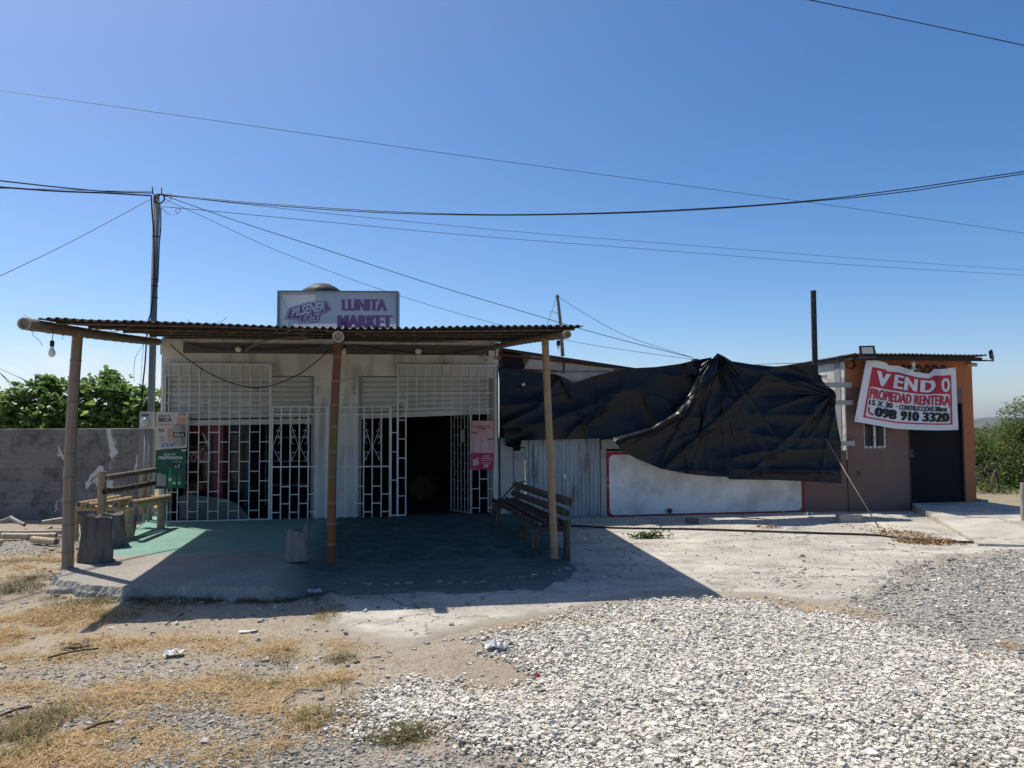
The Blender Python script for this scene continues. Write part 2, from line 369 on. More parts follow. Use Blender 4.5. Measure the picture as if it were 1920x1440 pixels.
def axis(lo, hi, step, far):
    out = [lo]; x = hi; mid = list(np.arange(lo, hi, step)); a = []; s = step; p = lo
    while p > -far: s *= 1.35; p -= s; a.append(p)
    b = []; s = step; p = hi
    while p < far: s *= 1.35; p += s; b.append(p)
    return np.clip(np.array(a[::-1]+mid+[hi]+b), -5100, 5100)
def gheight(X, Y):
    z = (fbm(X*1.3, Y*1.3, 3, 3)-.5)*.05 + (fbm(X*7, Y*7, 9, 3)-.5)*.016 - .004
    z = z + .035*sst(.05, -.5, sdist(WHITE, X, Y))
    da = np.minimum(sdist(APRON, X, Y), sdist(SLABP, X, Y)); k = sst(-.1, .7, da)
    z = z*(.25+.75*k) + sst(-.35, -.7, da)*-.05
    r = np.hypot(X, Y-6); return z*sst(26, 14, r) - .022*np.clip(r-22, 0, 3500)*sst(20, 60, r)
xs = axis(-9.0, 9.0, .045, 5000); ys = axis(2.6, 13.0, .045, 5000)
GX, GY = np.meshgrid(xs, ys); X = GX.ravel(); Y = GY.ravel()
Zg = gheight(X, Y)
nz = (fbm(X*2.2, Y*2.2, 21, 5)-.5)
at = {'white': sst(.12, -.12, sdist(WHITE, X, Y)+nz*.5), 'grey': np.maximum.reduce([sst(.3, -.3, sdist(p, X, Y)+nz*.9) for p in (GREY, DARK, GREY2, RUB)]),
      'straw': straw_mask(X, Y), 'scrub': sst(16, 24, np.hypot(X, Y))}
m, nt, b = nmat('dirt_ground'); L = nt.links.new
tc = nd(nt, 'ShaderNodeTexCoord')
def ns(s, d=6, r=.6):
    n = nd(nt, 'ShaderNodeTexNoise', inp={'Scale': s, 'Detail': d, 'Roughness': r}); L(tc.outputs['Object'], n.inputs['Vector']); return n
def ramp(n, p, c):
    r = nd(nt, 'ShaderNodeValToRGB'); r.color_ramp.elements[0].position = p[0]; r.color_ramp.elements[1].position = p[1]
    r.color_ramp.elements[0].color = c4(c[0]); r.color_ramp.elements[1].color = c4(c[1]); L(n.outputs[0], r.inputs[0]); return r.outputs[0]
def mixc(f, a, bb, bt='MIX'):
    x = nd(nt, 'ShaderNodeMix', data_type='RGBA', blend_type=bt)
    if isinstance(f, float): x.inputs[0].default_value = f
    else: L(f, x.inputs[0])
    for i, q in ((6, a), (7, bb)):
        if isinstance(q, tuple): x.inputs[i].default_value = c4(q)
        else: L(q, x.inputs[i])
    return x.outputs[2]
def attr(n): return nd(nt, 'ShaderNodeAttribute', attribute_name=n).outputs['Fac']
col = ramp(ns(1.1, 8, .65), (.3, .7), ((.305, .25, .19), (.40, .345, .27)))
col = mixc(attr('grey'), col, ramp(ns(22, 6), (.35, .65), ((.26, .24, .205), (.40, .375, .325))))
col = mixc(attr('white'), col, ramp(ns(30, 5), (.35, .65), ((.40, .37, .32), (.60, .565, .50))))
sm = nd(nt, 'ShaderNodeMath', operation='MULTIPLY'); L(attr('straw'), sm.inputs[0]); r_ = nd(nt, 'ShaderNodeMapRange', inp={1: .42, 2: .6, 3: 0, 4: .8}); L(ns(16, 6).outputs[0], r_.inputs[0]); L(r_.outputs[0], sm.inputs[1])
col = mixc(sm.outputs[0], col, (.34, .25, .12))
col = mixc(attr('scrub'), col, ramp(ns(.3, 8), (.35, .65), ((.12, .13, .055), (.23, .19, .10))))
sp = nd(nt, 'ShaderNodeTexVoronoi', inp={'Scale': 48.0}); L(tc.outputs['Object'], sp.inputs['Vector'])
spr = nd(nt, 'ShaderNodeMapRange', inp={1: 0, 2: 1, 3: .72, 4: 1.22}); L(sp.outputs['Color'], spr.inputs[0])
col = mixc(1.0, col, spr.outputs[0], 'MULTIPLY')
L(col, b.inputs['Base Color']); b.inputs['Roughness'].default_value = .95; b.inputs['Specular IOR Level'].default_value = .15
bp = nd(nt, 'ShaderNodeBump', inp={'Strength': .55, 'Distance': .02}); bs = nd(nt, 'ShaderNodeMath', operation='ADD'); L(ns(35, 6, .7).outputs[0], bs.inputs[0]); L(sp.outputs['Distance'], bs.inputs[1]); L(bs.outputs[0], bp.inputs['Height']); L(bp.outputs[0], b.inputs['Normal'])
g = npmesh('ground', np.stack([X, Y, Zg], 1), gridfaces(len(xs), len(ys)), m, attrs=at, smooth=True); kind(g, 'structure')

# concrete apron and veranda slab: ragged outlines, real thickness
def ragged(poly, step, amp, seed, frq=3.0):
    out = []; n = len(poly)
    for i in range(n):
        a = poly[i]; c = poly[(i+1) % n]; l = np.hypot(*(c-a)); k = max(1, int(l/step))
        for j in range(k):
            p = a+(c-a)*j/k; out.append((p[0]+amp*(fbm(p[0]*frq, p[1]*frq, seed, 4)-.5)*2, p[1]+amp*(fbm(p[0]*frq, p[1]*frq, seed+5, 4)-.5)*2))
    return out
m, nt, b = nmat('worn_concrete'); L = nt.links.new; tc = nd(nt, 'ShaderNodeTexCoord')
col = ramp(ns(.7, 9, .68), (.33, .67), ((.60, .56, .485), (.37, .34, .285)))
mpx = nd(nt, 'ShaderNodeMapping'); mpx.inputs['Scale'].default_value = (1.0, 1.7, 1); L(tc.outputs['Object'], mpx.inputs['Vector'])
n4 = nd(nt, 'ShaderNodeTexNoise', inp={'Scale': 1.6, 'Detail': 9, 'Roughness': .7}); L(mpx.outputs[0], n4.inputs['Vector'])
r4 = nd(nt, 'ShaderNodeMapRange', inp={1: .47, 2: .64, 3: 0, 4: .75}); L(n4.outputs[0], r4.inputs[0])
col = mixc(r4.outputs[0], col, (.27, .25, .22))
vo = nd(nt, 'ShaderNodeTexVoronoi', feature='DISTANCE_TO_EDGE', inp={'Scale': .42}); n5 = ns(1.7, 6)
va = nd(nt, 'ShaderNodeVectorMath', operation='MULTIPLY_ADD', inp={1: (1.1, 1.1, 0)}); L(n5.outputs['Color'], va.inputs[0]); L(tc.outputs['Object'], va.inputs[2]); L(va.outputs[0], vo.inputs['Vector'])
rv = nd(nt, 'ShaderNodeMapRange', inp={1: .0, 2: .008, 3: .85, 4: 0}); L(vo.outputs['Distance'], rv.inputs[0])
col = mixc(rv.outputs[0], col, (.13, .12, .10))
sp = nd(nt, 'ShaderNodeTexVoronoi', inp={'Scale': 60.0}); L(tc.outputs['Object'], sp.inputs['Vector'])
spr = nd(nt, 'ShaderNodeMapRange', inp={3: .86, 4: 1.1}); L(sp.outputs['Color'], spr.inputs[0]); col = mixc(1.0, col, spr.outputs[0], 'MULTIPLY')
L(col, b.inputs['Base Color']); b.inputs['Roughness'].default_value = .9; b.inputs['Specular IOR Level'].default_value = .2
bp = nd(nt, 'ShaderNodeBump', inp={'Strength': .5, 'Distance': .02}); L(ns(14, 9, .75).outputs[0], bp.inputs['Height']); L(bp.outputs[0], b.inputs['Normal'])
CONC = m
ed = attr('edge'); em = nd(nt, 'ShaderNodeMapRange', inp={1: .25, 2: .75}); ea = nd(nt, 'ShaderNodeMath', operation='MULTIPLY_ADD', inp={1: .9}); en = ns(5, 8, .7)
ea2 = nd(nt, 'ShaderNodeMath', operation='SUBTRACT', inp={1: .45}); L(en.outputs[0], ea.inputs[0]); L(ed, ea.inputs[2]); L(ea.outputs[0], ea2.inputs[0]); L(ea2.outputs[0], em.inputs[0])
L(mixc(em.outputs[0], col, (.335, .295, .24)), b.inputs['Base Color'])
lo = APRON.min(0)-.6; hi = APRON.max(0)+.6; hi[0] = min(hi[0], 11.5)
axs = np.arange(lo[0], hi[0], .045); ays = np.arange(lo[1], hi[1], .045); AX, AY = np.meshgrid(axs, ays); AX = AX.ravel(); AY = AY.ravel()
ad_ = sdist(APRON, AX, AY)+(fbm(AX*2.4, AY*2.4, 91, 5)-.5)*.5
az = .013-.075*sst(-.04, .22, ad_)+(fbm(AX*1.1, AY*1.1, 55, 3)-.5)*.012*sst(0, -.3, ad_)
AFc = gridfaces(len(axs), len(ays)); AFc = AFc[(ad_[AFc] < .3).any(1)]
kind(npmesh('concrete_apron', np.stack([AX, AY, az], 1), AFc, m, attrs={'edge': sst(-.34, .05, ad_)}, smooth=True), 'structure')

m, nt, b = nmat('green_painted_slab'); L = nt.links.new; tc = nd(nt, 'ShaderNodeTexCoord')
conc = ramp(ns(1.2, 9, .68), (.3, .7), ((.40, .37, .325), (.28, .255, .22)))
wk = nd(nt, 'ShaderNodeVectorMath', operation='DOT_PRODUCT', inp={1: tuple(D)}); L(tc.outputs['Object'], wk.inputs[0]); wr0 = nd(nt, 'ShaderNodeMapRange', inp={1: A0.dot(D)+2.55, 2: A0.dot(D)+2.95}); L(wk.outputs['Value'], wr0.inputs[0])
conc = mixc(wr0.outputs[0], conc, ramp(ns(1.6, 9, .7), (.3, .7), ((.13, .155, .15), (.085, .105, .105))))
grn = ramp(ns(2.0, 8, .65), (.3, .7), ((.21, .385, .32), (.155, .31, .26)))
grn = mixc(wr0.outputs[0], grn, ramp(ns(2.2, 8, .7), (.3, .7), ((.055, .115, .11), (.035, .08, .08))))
vm = nd(nt, 'ShaderNodeVectorMath', operation='DOT_PRODUCT', inp={1: tuple(N)}); L(tc.outputs['Object'], vm.inputs[0])
wd = nd(nt, 'ShaderNodeMath', operation='SUBTRACT', inp={1: A0.dot(N)}); L(vm.outputs['Value'], wd.inputs[0])
vu = nd(nt, 'ShaderNodeVectorMath', operation='DOT_PRODUCT', inp={1: tuple(D)}); L(tc.outputs['Object'], vu.inputs[0])
ud = nd(nt, 'ShaderNodeMapRange', inp={1: A0.dot(D)+2.2, 2: A0.dot(D)+3.6, 3: 3.12, 4: 3.75}); L(vu.outputs['Value'], ud.inputs[0])
nn = ns(1.5, 8, .7); ad = nd(nt, 'ShaderNodeMath', operation='MULTIPLY_ADD', inp={1: .55}); L(nn.outputs[0], ad.inputs[0]); L(wd.outputs[0], ad.inputs[2])
df = nd(nt, 'ShaderNodeMath', operation='SUBTRACT'); L(ud.outputs[0], df.inputs[0]); L(ad.outputs[0], df.inputs[1])
mk = nd(nt, 'ShaderNodeMapRange', inp={1: -.30, 2: -.20}); L(df.outputs[0], mk.inputs[0])
wr = nd(nt, 'ShaderNodeMapRange', inp={1: .60, 2: .68, 3: 1, 4: .15}); L(ns(2.4, 9, .7).outputs[0], wr.inputs[0])
mm = nd(nt, 'ShaderNodeMath', operation='MULTIPLY'); L(mk.outputs[0], mm.inputs[0]); L(wr.outputs[0], mm.inputs[1])
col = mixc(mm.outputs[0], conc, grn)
sv = nd(nt, 'ShaderNodeTexVoronoi', inp={'Scale': 42.0}); L(tc.outputs['Object'], sv.inputs['Vector']); svr = nd(nt, 'ShaderNodeMapRange', inp={3: .80, 4: 1.14}); L(sv.outputs['Color'], svr.inputs[0]); col = mixc(1.0, col, svr.outputs[0], 'MULTIPLY')
spt = nd(nt, 'ShaderNodeMapRange', inp={1: .63, 2: .70, 3: 0, 4: .7}); L(ns(9, 7, .7).outputs[0], spt.inputs[0]); col = mixc(spt.outputs[0], col, (.10, .095, .085))
du = nd(nt, 'ShaderNodeMapRange', inp={1: .45, 2: .75, 3: 0, 4: .5}); L(ns(4.5, 9, .75).outputs[0], du.inputs[0]); col = mixc(du.outputs[0], col, (.30, .28, .25))
L(col, b.inputs['Base Color']); b.inputs['Roughness'].default_value = .8; b.inputs['Specular IOR Level'].default_value = .2
bp = nd(nt, 'ShaderNodeBump', inp={'Strength': .45, 'Distance': .02}); L(ns(12, 9, .75).outputs[0], bp.inputs['Height']); L(bp.outputs[0], b.inputs['Normal'])
def slabh(X, Y):
    u = (X-A0.x)*D.x+(Y-A0.y)*D.y; w_ = (X-A0.x)*N.x+(Y-A0.y)*N.y
    d = sdist(SLABP, X, Y)+(fbm(X*3.2, Y*3.2, 41, 6)-.5)*.22+(vn(X*14, Y*14, 45)-.5)*.05*sst(2.4, 3.0, w_)
    top = SLAB-.075*sst(2.5, 3.1, u)*sst(2.7, 3.9, w_)-.02*sst(3.0, 4.2, w_)*fbm(X*1.5, Y*1.5, 7, 3)
    wd_ = .035+.20*sst(2.7, 3.1, u)*(1-sst(.3, .0, np.abs(w_-2.0))*0)
    d2 = d+(fbm(X*5, Y*5, 49, 4)-.5)*.14-.075
    return top-(.06+.05*sst(2.7, 3.1, u))*sst(-.012, .012+wd_*.5, d)-.14*sst(-.015, .03+wd_*.4, d2)+(fbm(X*11, Y*11, 43, 4)-.5)*(.016+.03*sst(-.02, .03, d))*sst(-.35, -.02, d)*sst(2.2, 3.2, w_), d
lo = SLABP.min(0)-.3; hi = SLABP.max(0)+.3
axs = np.arange(lo[0], hi[0], .02); ays = np.arange(lo[1], hi[1], .02); AX, AY = np.meshgrid(axs, ays); AX = AX.ravel(); AY = AY.ravel(); sz_, sd_ = slabh(AX, AY)
AFc = gridfaces(len(axs), len(ays)); AFc = AFc[(sd_[AFc] < .24).any(1)]
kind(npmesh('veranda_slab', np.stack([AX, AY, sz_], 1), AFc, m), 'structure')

# ------------------------------------------------------------------ stones, pebbles, grass (stuff)
def rock():
    V = np.array([(x, y, z) for x in (-.8, .8) for y in (-.8, .8) for z in (-.8, .8)]); Fa = np.array([(0, 1, 3), (0, 3, 2), (4, 6, 7), (4, 7, 5), (0, 4, 5), (0, 5, 1), (2, 3, 7), (2, 7, 6), (0, 2, 6), (0, 6, 4), (1, 5, 7), (1, 7, 3)]); return V, Fa
def ico():
    bm = bmesh.new(); bmesh.ops.create_icosphere(bm, subdivisions=1, radius=1)
    V = np.array([v.co[:] for v in bm.verts]); Fa = np.array([[v.index for v in f.verts] for f in bm.faces]); bm.free(); return V, Fa
IV, IF = rock()
def stones(name, XY, size, zfun, mat, flatness=(.36, .66), sink=.35, tonef=None, zl=None):
    n = len(XY); sc = np.stack([rng.uniform(.75, 1.25, n), rng.uniform(.6, 1.0, n), rng.uniform(*flatness, n)], 1)*size[:, None]*.5
    V = (np.repeat(IV[None], n, 0)*(1+rng.uniform(-.30, .30, (n, len(IV), 1)))+rng.uniform(-.28, .28, (n, len(IV), 3)))*sc[:, None, :]
    th = rng.uniform(0, 2*PI, n); tl = rng.normal(0, .24, n); c, s = np.cos(tl), np.sin(tl)
    x, y, z = V[..., 0], V[..., 1], V[..., 2]
    y, z = y*c[:, None]-z*s[:, None], y*s[:, None]+z*c[:, None]
    c, s = np.cos(th), np.sin(th); x, y = x*c[:, None]-y*s[:, None], x*s[:, None]+y*c[:, None]
    zb = zfun(XY[:, 0], XY[:, 1])+sc[:, 2]*(1-sink*2)
    if zl is not None: zb = zb+zl
    V = np.stack([x+XY[:, :1], y+XY[:, 1:], z+zb[:, None]], 2).reshape(-1, 3)
    Fa = (np.repeat(IF[None], n, 0)+(np.arange(n)*len(IV))[:, None, None]).reshape(-1, 3)
    tone = (rng.random(n) if tonef is None else tonef(n))
    o = npmesh(name, V, Fa, mat, attrs={'tone': np.repeat(tone, len(IV))}); return kind(o, 'stuff')
def scatter(poly, dens, soft=.3, seed=0, near=3.3, ffun=None):
    lo = poly.min(0)-.5; hi = poly.max(0)+.5; lo[1] = max(lo[1], near); hi[0] = min(hi[0], 9); lo[0] = max(lo[0], -8)
    n = int(np.prod(hi-lo)*dens); p = rng.uniform(lo, hi, (n, 2))
    vis = (p[:, 0] > -p[:, 1]*.74-.2) & (p[:, 0] < p[:, 1]*.74+1.6)
    p = p[vis]; d = sdist(poly, p[:, 0], p[:, 1])+(fbm(p[:, 0]*2.2, p[:, 1]*2.2, 21, 5)-.5)*.5
    pr = sst(soft, -soft, d)
    if ffun is not None: pr = pr*ffun(p)
    return p[rng.random(len(p)) < pr]
def tagstuff(o, label, cat): o['label'] = label; o['category'] = cat
WG = attr_ramp('pale_limestone', [(0, (.18, .16, .14)), (.05, (.36, .32, .26)), (.12, (.52, .47, .39)), (.3, (.62, .575, .49)), (.7, (.70, .655, .57)), (1, (.82, .775, .69))], .85, fine=25)
GG = attr_ramp('grey_shingle', [(0, (.20, .19, .17)), (.4, (.40, .38, .335)), (.8, (.56, .535, .47)), (1, (.80, .77, .70))], .85, fine=30)
DG = attr_ramp('dark_river_pebble', [(0, (.14, .13, .115)), (.5, (.28, .262, .225)), (.9, (.40, .375, .325)), (1, (.68, .64, .57))], .8, fine=30)
p = scatter(WHITE, 11000, .22); sz = (rng.gamma(4.4, .0036, len(p))).clip(.007, .07)
o = stones('white_gravel', p, sz, gheight, WG, zl=rng.uniform(0, .022, len(p))); tagstuff(o, 'bed of pale crushed stone spread across the right foreground', 'gravel')
PATCH = gpoly([(1370, 1082), (1450, 1064), (1540, 1068), (1600, 1082), (1560, 1097), (1420, 1098)])
p = np.concatenate([scatter(GREY, 2600, .5), scatter(PATCH, 700, .3), scatter(APRON, 45, .3)]); sz = rng.gamma(3, .0050, len(p)).clip(.006, .055)
o = stones('grey_gravel', p, sz, lambda a, c: np.maximum(gheight(a, c), np.where(sdist(APRON, a, c) < 0, .012, -1)), GG); tagstuff(o, 'thin scatter of grey shingle over dust at the right', 'gravel')
p = np.concatenate([scatter(DARK, 9500, .4), scatter(GREY2, 3200, .8), scatter(RUB, 1500, .2)]); sz = rng.gamma(2.2, .0042, len(p)).clip(.005, .06)
o = stones('dark_pebbles', p, sz, gheight, DG, (.3, .6)); tagstuff(o, 'dark grey river pebbles in the left foreground dirt', 'pebbles')
ALLP = np.array([(-8, 3.3), (8, 3.3), (8, 12.6), (-8, 12.6)])
onz = lambda a, c: np.where(sdist(SLABP, a, c) < 0, SLAB, np.where(sdist(APRON, a, c) < 0, .012, gheight(a, c)))
p = scatter(ALLP, 75, .01); p = p[(sdist(SLABP, p[:, 0], p[:, 1]) > .05)]; k = (sdist(APRON, p[:, 0], p[:, 1]) > 0) | (rng.random(len(p)) < .22); p = p[k]
sz = (rng.gamma(2.2, .0075, len(p))).clip(.006, .075)
o = stones('loose_stones', p, sz, onz, attr_ramp('mixed_stone', [(0, (.20, .18, .16)), (.5, (.33, .30, .26)), (.8, (.48, .46, .42)), (1, (.70, .68, .64))], .9, fine=30), (.35, .7)); tagstuff(o, 'loose stones scattered over the dirt and concrete', 'stones')
# rubble along the broken front edge of the slab
fe = gpoly([(98, 1086), (230, 1107), (430, 1108), (606, 1100), (650, 1100), (900, 1098), (1058, 1078), (1080, 1056)])
p = []
for i in range(len(fe)-1):
    l = np.hypot(*(fe[i+1]-fe[i])); k = int(l*170); t = rng.random((k, 1)); p.append(fe[i]+(fe[i+1]-fe[i])*t+rng.normal(0, .05, (k, 2))*np.array([1, .8]))
p = np.concatenate(p); o = stones('edge_rubble', p, rng.gamma(2.2, .012, len(p)).clip(.006, .075), lambda a, c: np.where(sdist(APRON, a, c) < 0, .01, gheight(a, c)), attr_ramp('concrete_rubble', [(0, (.20, .185, .165)), (1, (.42, .39, .35))], .95, fine=20), (.4, .8)); tagstuff(o, 'crumbled concrete along the broken front edge of the veranda slab', 'rubble')

def blades(name, XY, length, width, lean, mat, zfun, tone, curl=.5):
    n = len(XY); th = rng.uniform(0, 2*PI, n); d = np.stack([np.cos(th), np.sin(th)], 1); s = np.stack([-d[:, 1], d[:, 0]], 1)
    zb = zfun(XY[:, 0], XY[:, 1]); V = np.zeros((n, 6, 3))
    for k, f in enumerate((0, .5, 1.0)):
        l = lean+(PI/2-lean)*0; el = lean*(1-curl*f)
        r = length*f*np.cos(el); z = zb+length*f*np.sin(el)+.003; hw = width*(1-.75*f)*.5
        for q, sg in ((0, -1), (1, 1)):
            V[:, 2*k+q, 0] = XY[:, 0]+d[:, 0]*r+s[:, 0]*hw*sg; V[:, 2*k+q, 1] = XY[:, 1]+d[:, 1]*r+s[:, 1]*hw*sg; V[:, 2*k+q, 2] = z
    Fq = np.array([[0, 1, 3, 2], [2, 3, 5, 4]]); Fa = (Fq[None]+(np.arange(n)*6)[:, None, None]).reshape(-1, 4)
    o = npmesh(name, V.reshape(-1, 3), Fa, mat, attrs={'tone': np.repeat(tone, 6)}); return kind(o, 'stuff')
STRAWM = attr_ramp('dry_straw', [(0, (.20, .12, .055)), (.3, (.40, .25, .11)), (.6, (.55, .38, .18)), (.85, (.66, .50, .28)), (1, (.75, .64, .44))], .8, trans=.2)
GRASSM = attr_ramp('green_grass', [(0, (.06, .07, .025)), (.4, (.13, .13, .05)), (.7, (.30, .25, .11)), (1, (.48, .38, .19))], .7, trans=.3)
def ell(cx, cy, rx, ry, n):
    c = G(cx, cy); a = abs((G(cx+rx, cy)-c).x); bq = abs((G(cx, cy-ry)-G(cx, cy+ry)).y)/2
    r = np.sqrt(rng.random(n))*1.1+rng.normal(0, .35, n); t = rng.uniform(0, 2*PI, n)
    q = np.stack([c.x+a*r*np.cos(t), c.y+bq*r*np.sin(t)], 1)
    k = fbm(q[:, 0]*4, q[:, 1]*4, 33, 5) > .43+rng.normal(0, .05, len(q)); q = q[k]
    return q[(np.abs(q[:, 0]) < q[:, 1]*.75+.2) & (q[:, 1] > 3.2) & (sdist(SLABP, q[:, 0], q[:, 1]) > 0)]
ps = []
for cx, cy, rx, ry in STRAW:
    c = G(cx, cy); a = abs((G(cx+rx, cy)-c).x); bq = abs((G(cx, cy-ry)-G(cx, cy+ry)).y)/2
    ps.append(ell(cx, cy, rx, ry, int(min(PI*a*bq*6500, 12000))))
for cx, cy, rx, ry, n in [(1060, 1172, 70, 8, 900), (1180, 1160, 60, 9, 900), (1290, 1140, 60, 7, 700), (1420, 1128, 60, 7, 700), (1540, 1150, 70, 8, 800), (980, 1182, 50, 7, 400), (1000, 1235, 30, 10, 250), (830, 1382, 40, 12, 300),
                         (1900, 1255, 50, 8, 500), (1880, 1212, 30, 6, 250), (1400, 1195, 60, 10, 150), (620, 1150, 25, 16, 350), (850, 1290, 60, 6, 250), (1000, 1330, 40, 8, 120), (1840, 1232, 40, 6, 200)]: ps.append(ell(cx, cy, rx, ry, n))
LEFT = gpoly([(-100, 1180), (620, 1170), (760, 1290), (640, 1400), (560, 1500), (-100, 1500)]); q = scatter(LEFT, 420, .6); ps.append(q[fbm(q[:, 0]*1.7, q[:, 1]*1.7, 35, 4) > .42])
p = np.concatenate(ps); n = len(p)
o = blades('dry_grass', p, rng.uniform(.03, .11, n), rng.uniform(.003, .006, n), rng.gamma(2, .16, n).clip(.03, 1.2), STRAWM, gheight, rng.beta(2, 1.6, n)); tagstuff(o, 'straw coloured dead grass lying in patches over the dirt', 'dry grass')
ps = []
for cx, cy, rx, ry, n in [(60, 1085, 60, 28, 2600), (20, 1110, 50, 20, 1200), (120, 1110, 40, 10, 500), (240, 1125, 160, 10, 3000), (420, 1121, 190, 9, 6500), (560, 1118, 70, 9, 2600), (300, 1116, 90, 5, 1500), (620, 1150, 18, 20, 500), (760, 1381, 45, 12, 900),
                         (620, 1345, 60, 18, 900), (20, 1390, 60, 34, 2200), (100, 1340, 60, 14, 500), (560, 1238, 60, 8, 300), (500, 1275, 50, 9, 300), (640, 1235, 25, 8, 200), (1115, 1180, 22, 6, 160), (1010, 1200, 20, 6, 120),
                         (1190, 1165, 20, 6, 120), (30, 1055, 70, 12, 500), (170, 1150, 100, 12, 600), (640, 1290, 40, 10, 300), (800, 1118, 12, 4, 60)]: ps.append(ell(cx, cy, rx, ry, n))
p = np.concatenate(ps); n = len(p)
o = blades('green_grass', p, rng.uniform(.025, .11, n), rng.uniform(.003, .006, n), rng.uniform(.2, 1.35, n), GRASSM, gheight, rng.random(n)*np.where(sdist(SLABP, p[:, 0], p[:, 1]) < .55, .55, 1), .55); tagstuff(o, 'low green grass growing along the slab edge and in the dirt', 'grass')
# ------------------------------------------------------------------ shop building
CREAM = pm('cream_wall_paint', (.75, .735, .675), (.63, .615, .56), 1.6, .85, .15, 20, c3=(.42, .40, .355), s3=3.0, th=.60, sw=.10, stretch=(1.2, 1, .35))
SHUT = pm('shutter_enamel', (.60, .59, .54), (.46, .45, .41), 1.4, .5, .05, 30, spec=.4, c3=(.26, .22, .17), s3=3.5, th=.68, sw=.06, stretch=(1, 1, .5))
GRILLE = pm('white_bar_paint', (.80, .79, .75), (.66, .64, .60), 4, .5, 0, c3=(.24, .15, .09), s3=9, th=.70, sw=.04)
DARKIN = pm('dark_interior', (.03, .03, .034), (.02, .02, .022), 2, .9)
FASC = pm('fascia_board', (.15, .13, .13), (.10, .09, .09), 2, .85, .1, 20)
STEELG = pm('grey_steel', (.30, .31, .31), (.20, .21, .21), 5, .5, 0, metal=.5)
BLACKP = flat('black_plastic', (.018, .018, .02), .45)
WHITEP = flat('white_plastic', (.72, .72, .70), .4)
RUSTR = pm('red_oxide_steel', (.20, .055, .045), (.13, .04, .035), 6, .7)
PALEGLASS = pm('dusty_plastic_sheet', (.085, .105, .105), (.13, .145, .14), 2.5, .35, .1, 12)
SHOP_D = -6.5
uR = U(935); ZT = Z(297, 632)
shop = thing('shop_building', 'single storey cream market shop with roller shutters and white barred front', 'shop', fp(uR/2, 0))
W = MB()
o1a, o1b = U(309), U(588); o2a, o2b = U(672), U(924); zl1 = Z(450, 704); T = .15
zb = .0
W.fb(0, o1a, -T, 0, zb, zl1); W.fb(o1b, o2a, -T, 0, zb, zl1); W.fb(o2b, uR, -T, 0, zb, zl1)
W.fb(0, uR, -T, 0, zl1, ZT)
W.fb(0, T, SHOP_D, -T, zb, ZT); W.fb(uR-T, uR, SHOP_D, -T, zb, ZT)
W.fb(T, uR-T, SHOP_D, SHOP_D+T, zb, ZT)
# shallow raised frames round the pillar panel
W.fb(o1b+.02, o2a-.02, 0, .015, Z(630, 740)-.02, Z(630, 740)+.01); W.fb(o1b+.02, o2a-.02, 0, .015, Z(630, 716), Z(630, 714)+.015)
W.fb(U(597), U(602), 0, .014, SLAB, zl1-.05); W.fb(U(658), U(663), 0, .014, SLAB, zl1-.05)
W.build('wall', CREAM, shop)
b_ = MB(); b_.fb(T+.002, uR-T-.002, SHOP_D+T+.002, -T-.002, ZT-.13, ZT-.004); b_.build('roof', pm('roof_concrete', (.34, .32, .29), (.25, .235, .21), 2, .9), shop)
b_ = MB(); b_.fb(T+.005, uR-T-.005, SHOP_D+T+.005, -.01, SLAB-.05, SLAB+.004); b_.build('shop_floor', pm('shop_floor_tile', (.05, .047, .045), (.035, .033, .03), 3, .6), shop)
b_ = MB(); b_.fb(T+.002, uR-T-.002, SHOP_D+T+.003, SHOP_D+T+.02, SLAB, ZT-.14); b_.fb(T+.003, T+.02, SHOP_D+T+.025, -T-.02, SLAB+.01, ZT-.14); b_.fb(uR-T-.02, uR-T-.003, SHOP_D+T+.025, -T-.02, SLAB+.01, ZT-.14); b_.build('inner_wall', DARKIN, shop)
b_ = MB(); zf0, zf1 = Z(600, 664), Z(600, 646)
b_.fb(U(342), U(930), .0, .035, zf0, zf1); b_.build('fascia_board', FASC, shop)
b_ = MB(); b_.fb(U(297)+.002, U(342)-.01, .0, .02, zf0-.03, zf1+.06); b_.build('fascia_board', CREAM, shop)
def shutter(ua, ub, zbotL, zbotR, dz=.088):
    s = MB(); prof = []; z = zl1-.01; 
    zmin = min(zbotL, zbotR); rows = []
    while z > zmin+.06:
        for f, wv in ((0, 0), (.12, .012), (.5, .02), (.85, .012), (.93, -.012), (.98, -.012)): rows.append((z-f*dz, wv-.06))
        z -= dz
    rows.append((z, -.06)); n = len(rows); vs = []; fs = []
    K = 9
    for i, (zz, wv) in enumerate(rows):
        f = (zl1-zz)/(zl1-zmin)
        for k in range(K):
            u = ua+(ub-ua)*k/(K-1); zb_ = zbotL+(zbotR-zbotL)*k/(K-1)
            vs.append(fp(u, zl1-(zl1-zb_)*min(f, 1)-.0, wv+.004*math.sin(k*2.1+i*.3)))
    for i in range(n-1):
        for k in range(K-1): fs.append((i*K+k, i*K+k+1, (i+1)*K+k+1, (i+1)*K+k))
    s.add(vs, fs, 0, False); s.build('roller_shutter', SHUT, shop)
    r = MB(); p = fp(ua, zbotL-.03, -.05); q = fp(ub, zbotR-.03, -.05); r.box((p+q)/2, (q-p)/2, -N*.025, Vector((0, 0, .045))); r.build('shutter_rail', SHUT, shop)
    g = MB(); g.fb(ua-.04, ua, -.11, -.02, SLAB, zl1); g.build('shutter_guide', STEELG, shop); g = MB(); g.fb(ub, ub+.04, -.11, -.02, SLAB, zl1); g.build('shutter_guide', STEELG, shop)
shutter(o1a+.045, o1b-.045, Z(312, 790), Z(588, 786)); shutter(o2a+.045, o2b-.045, Z(680, 777), Z(915, 768))
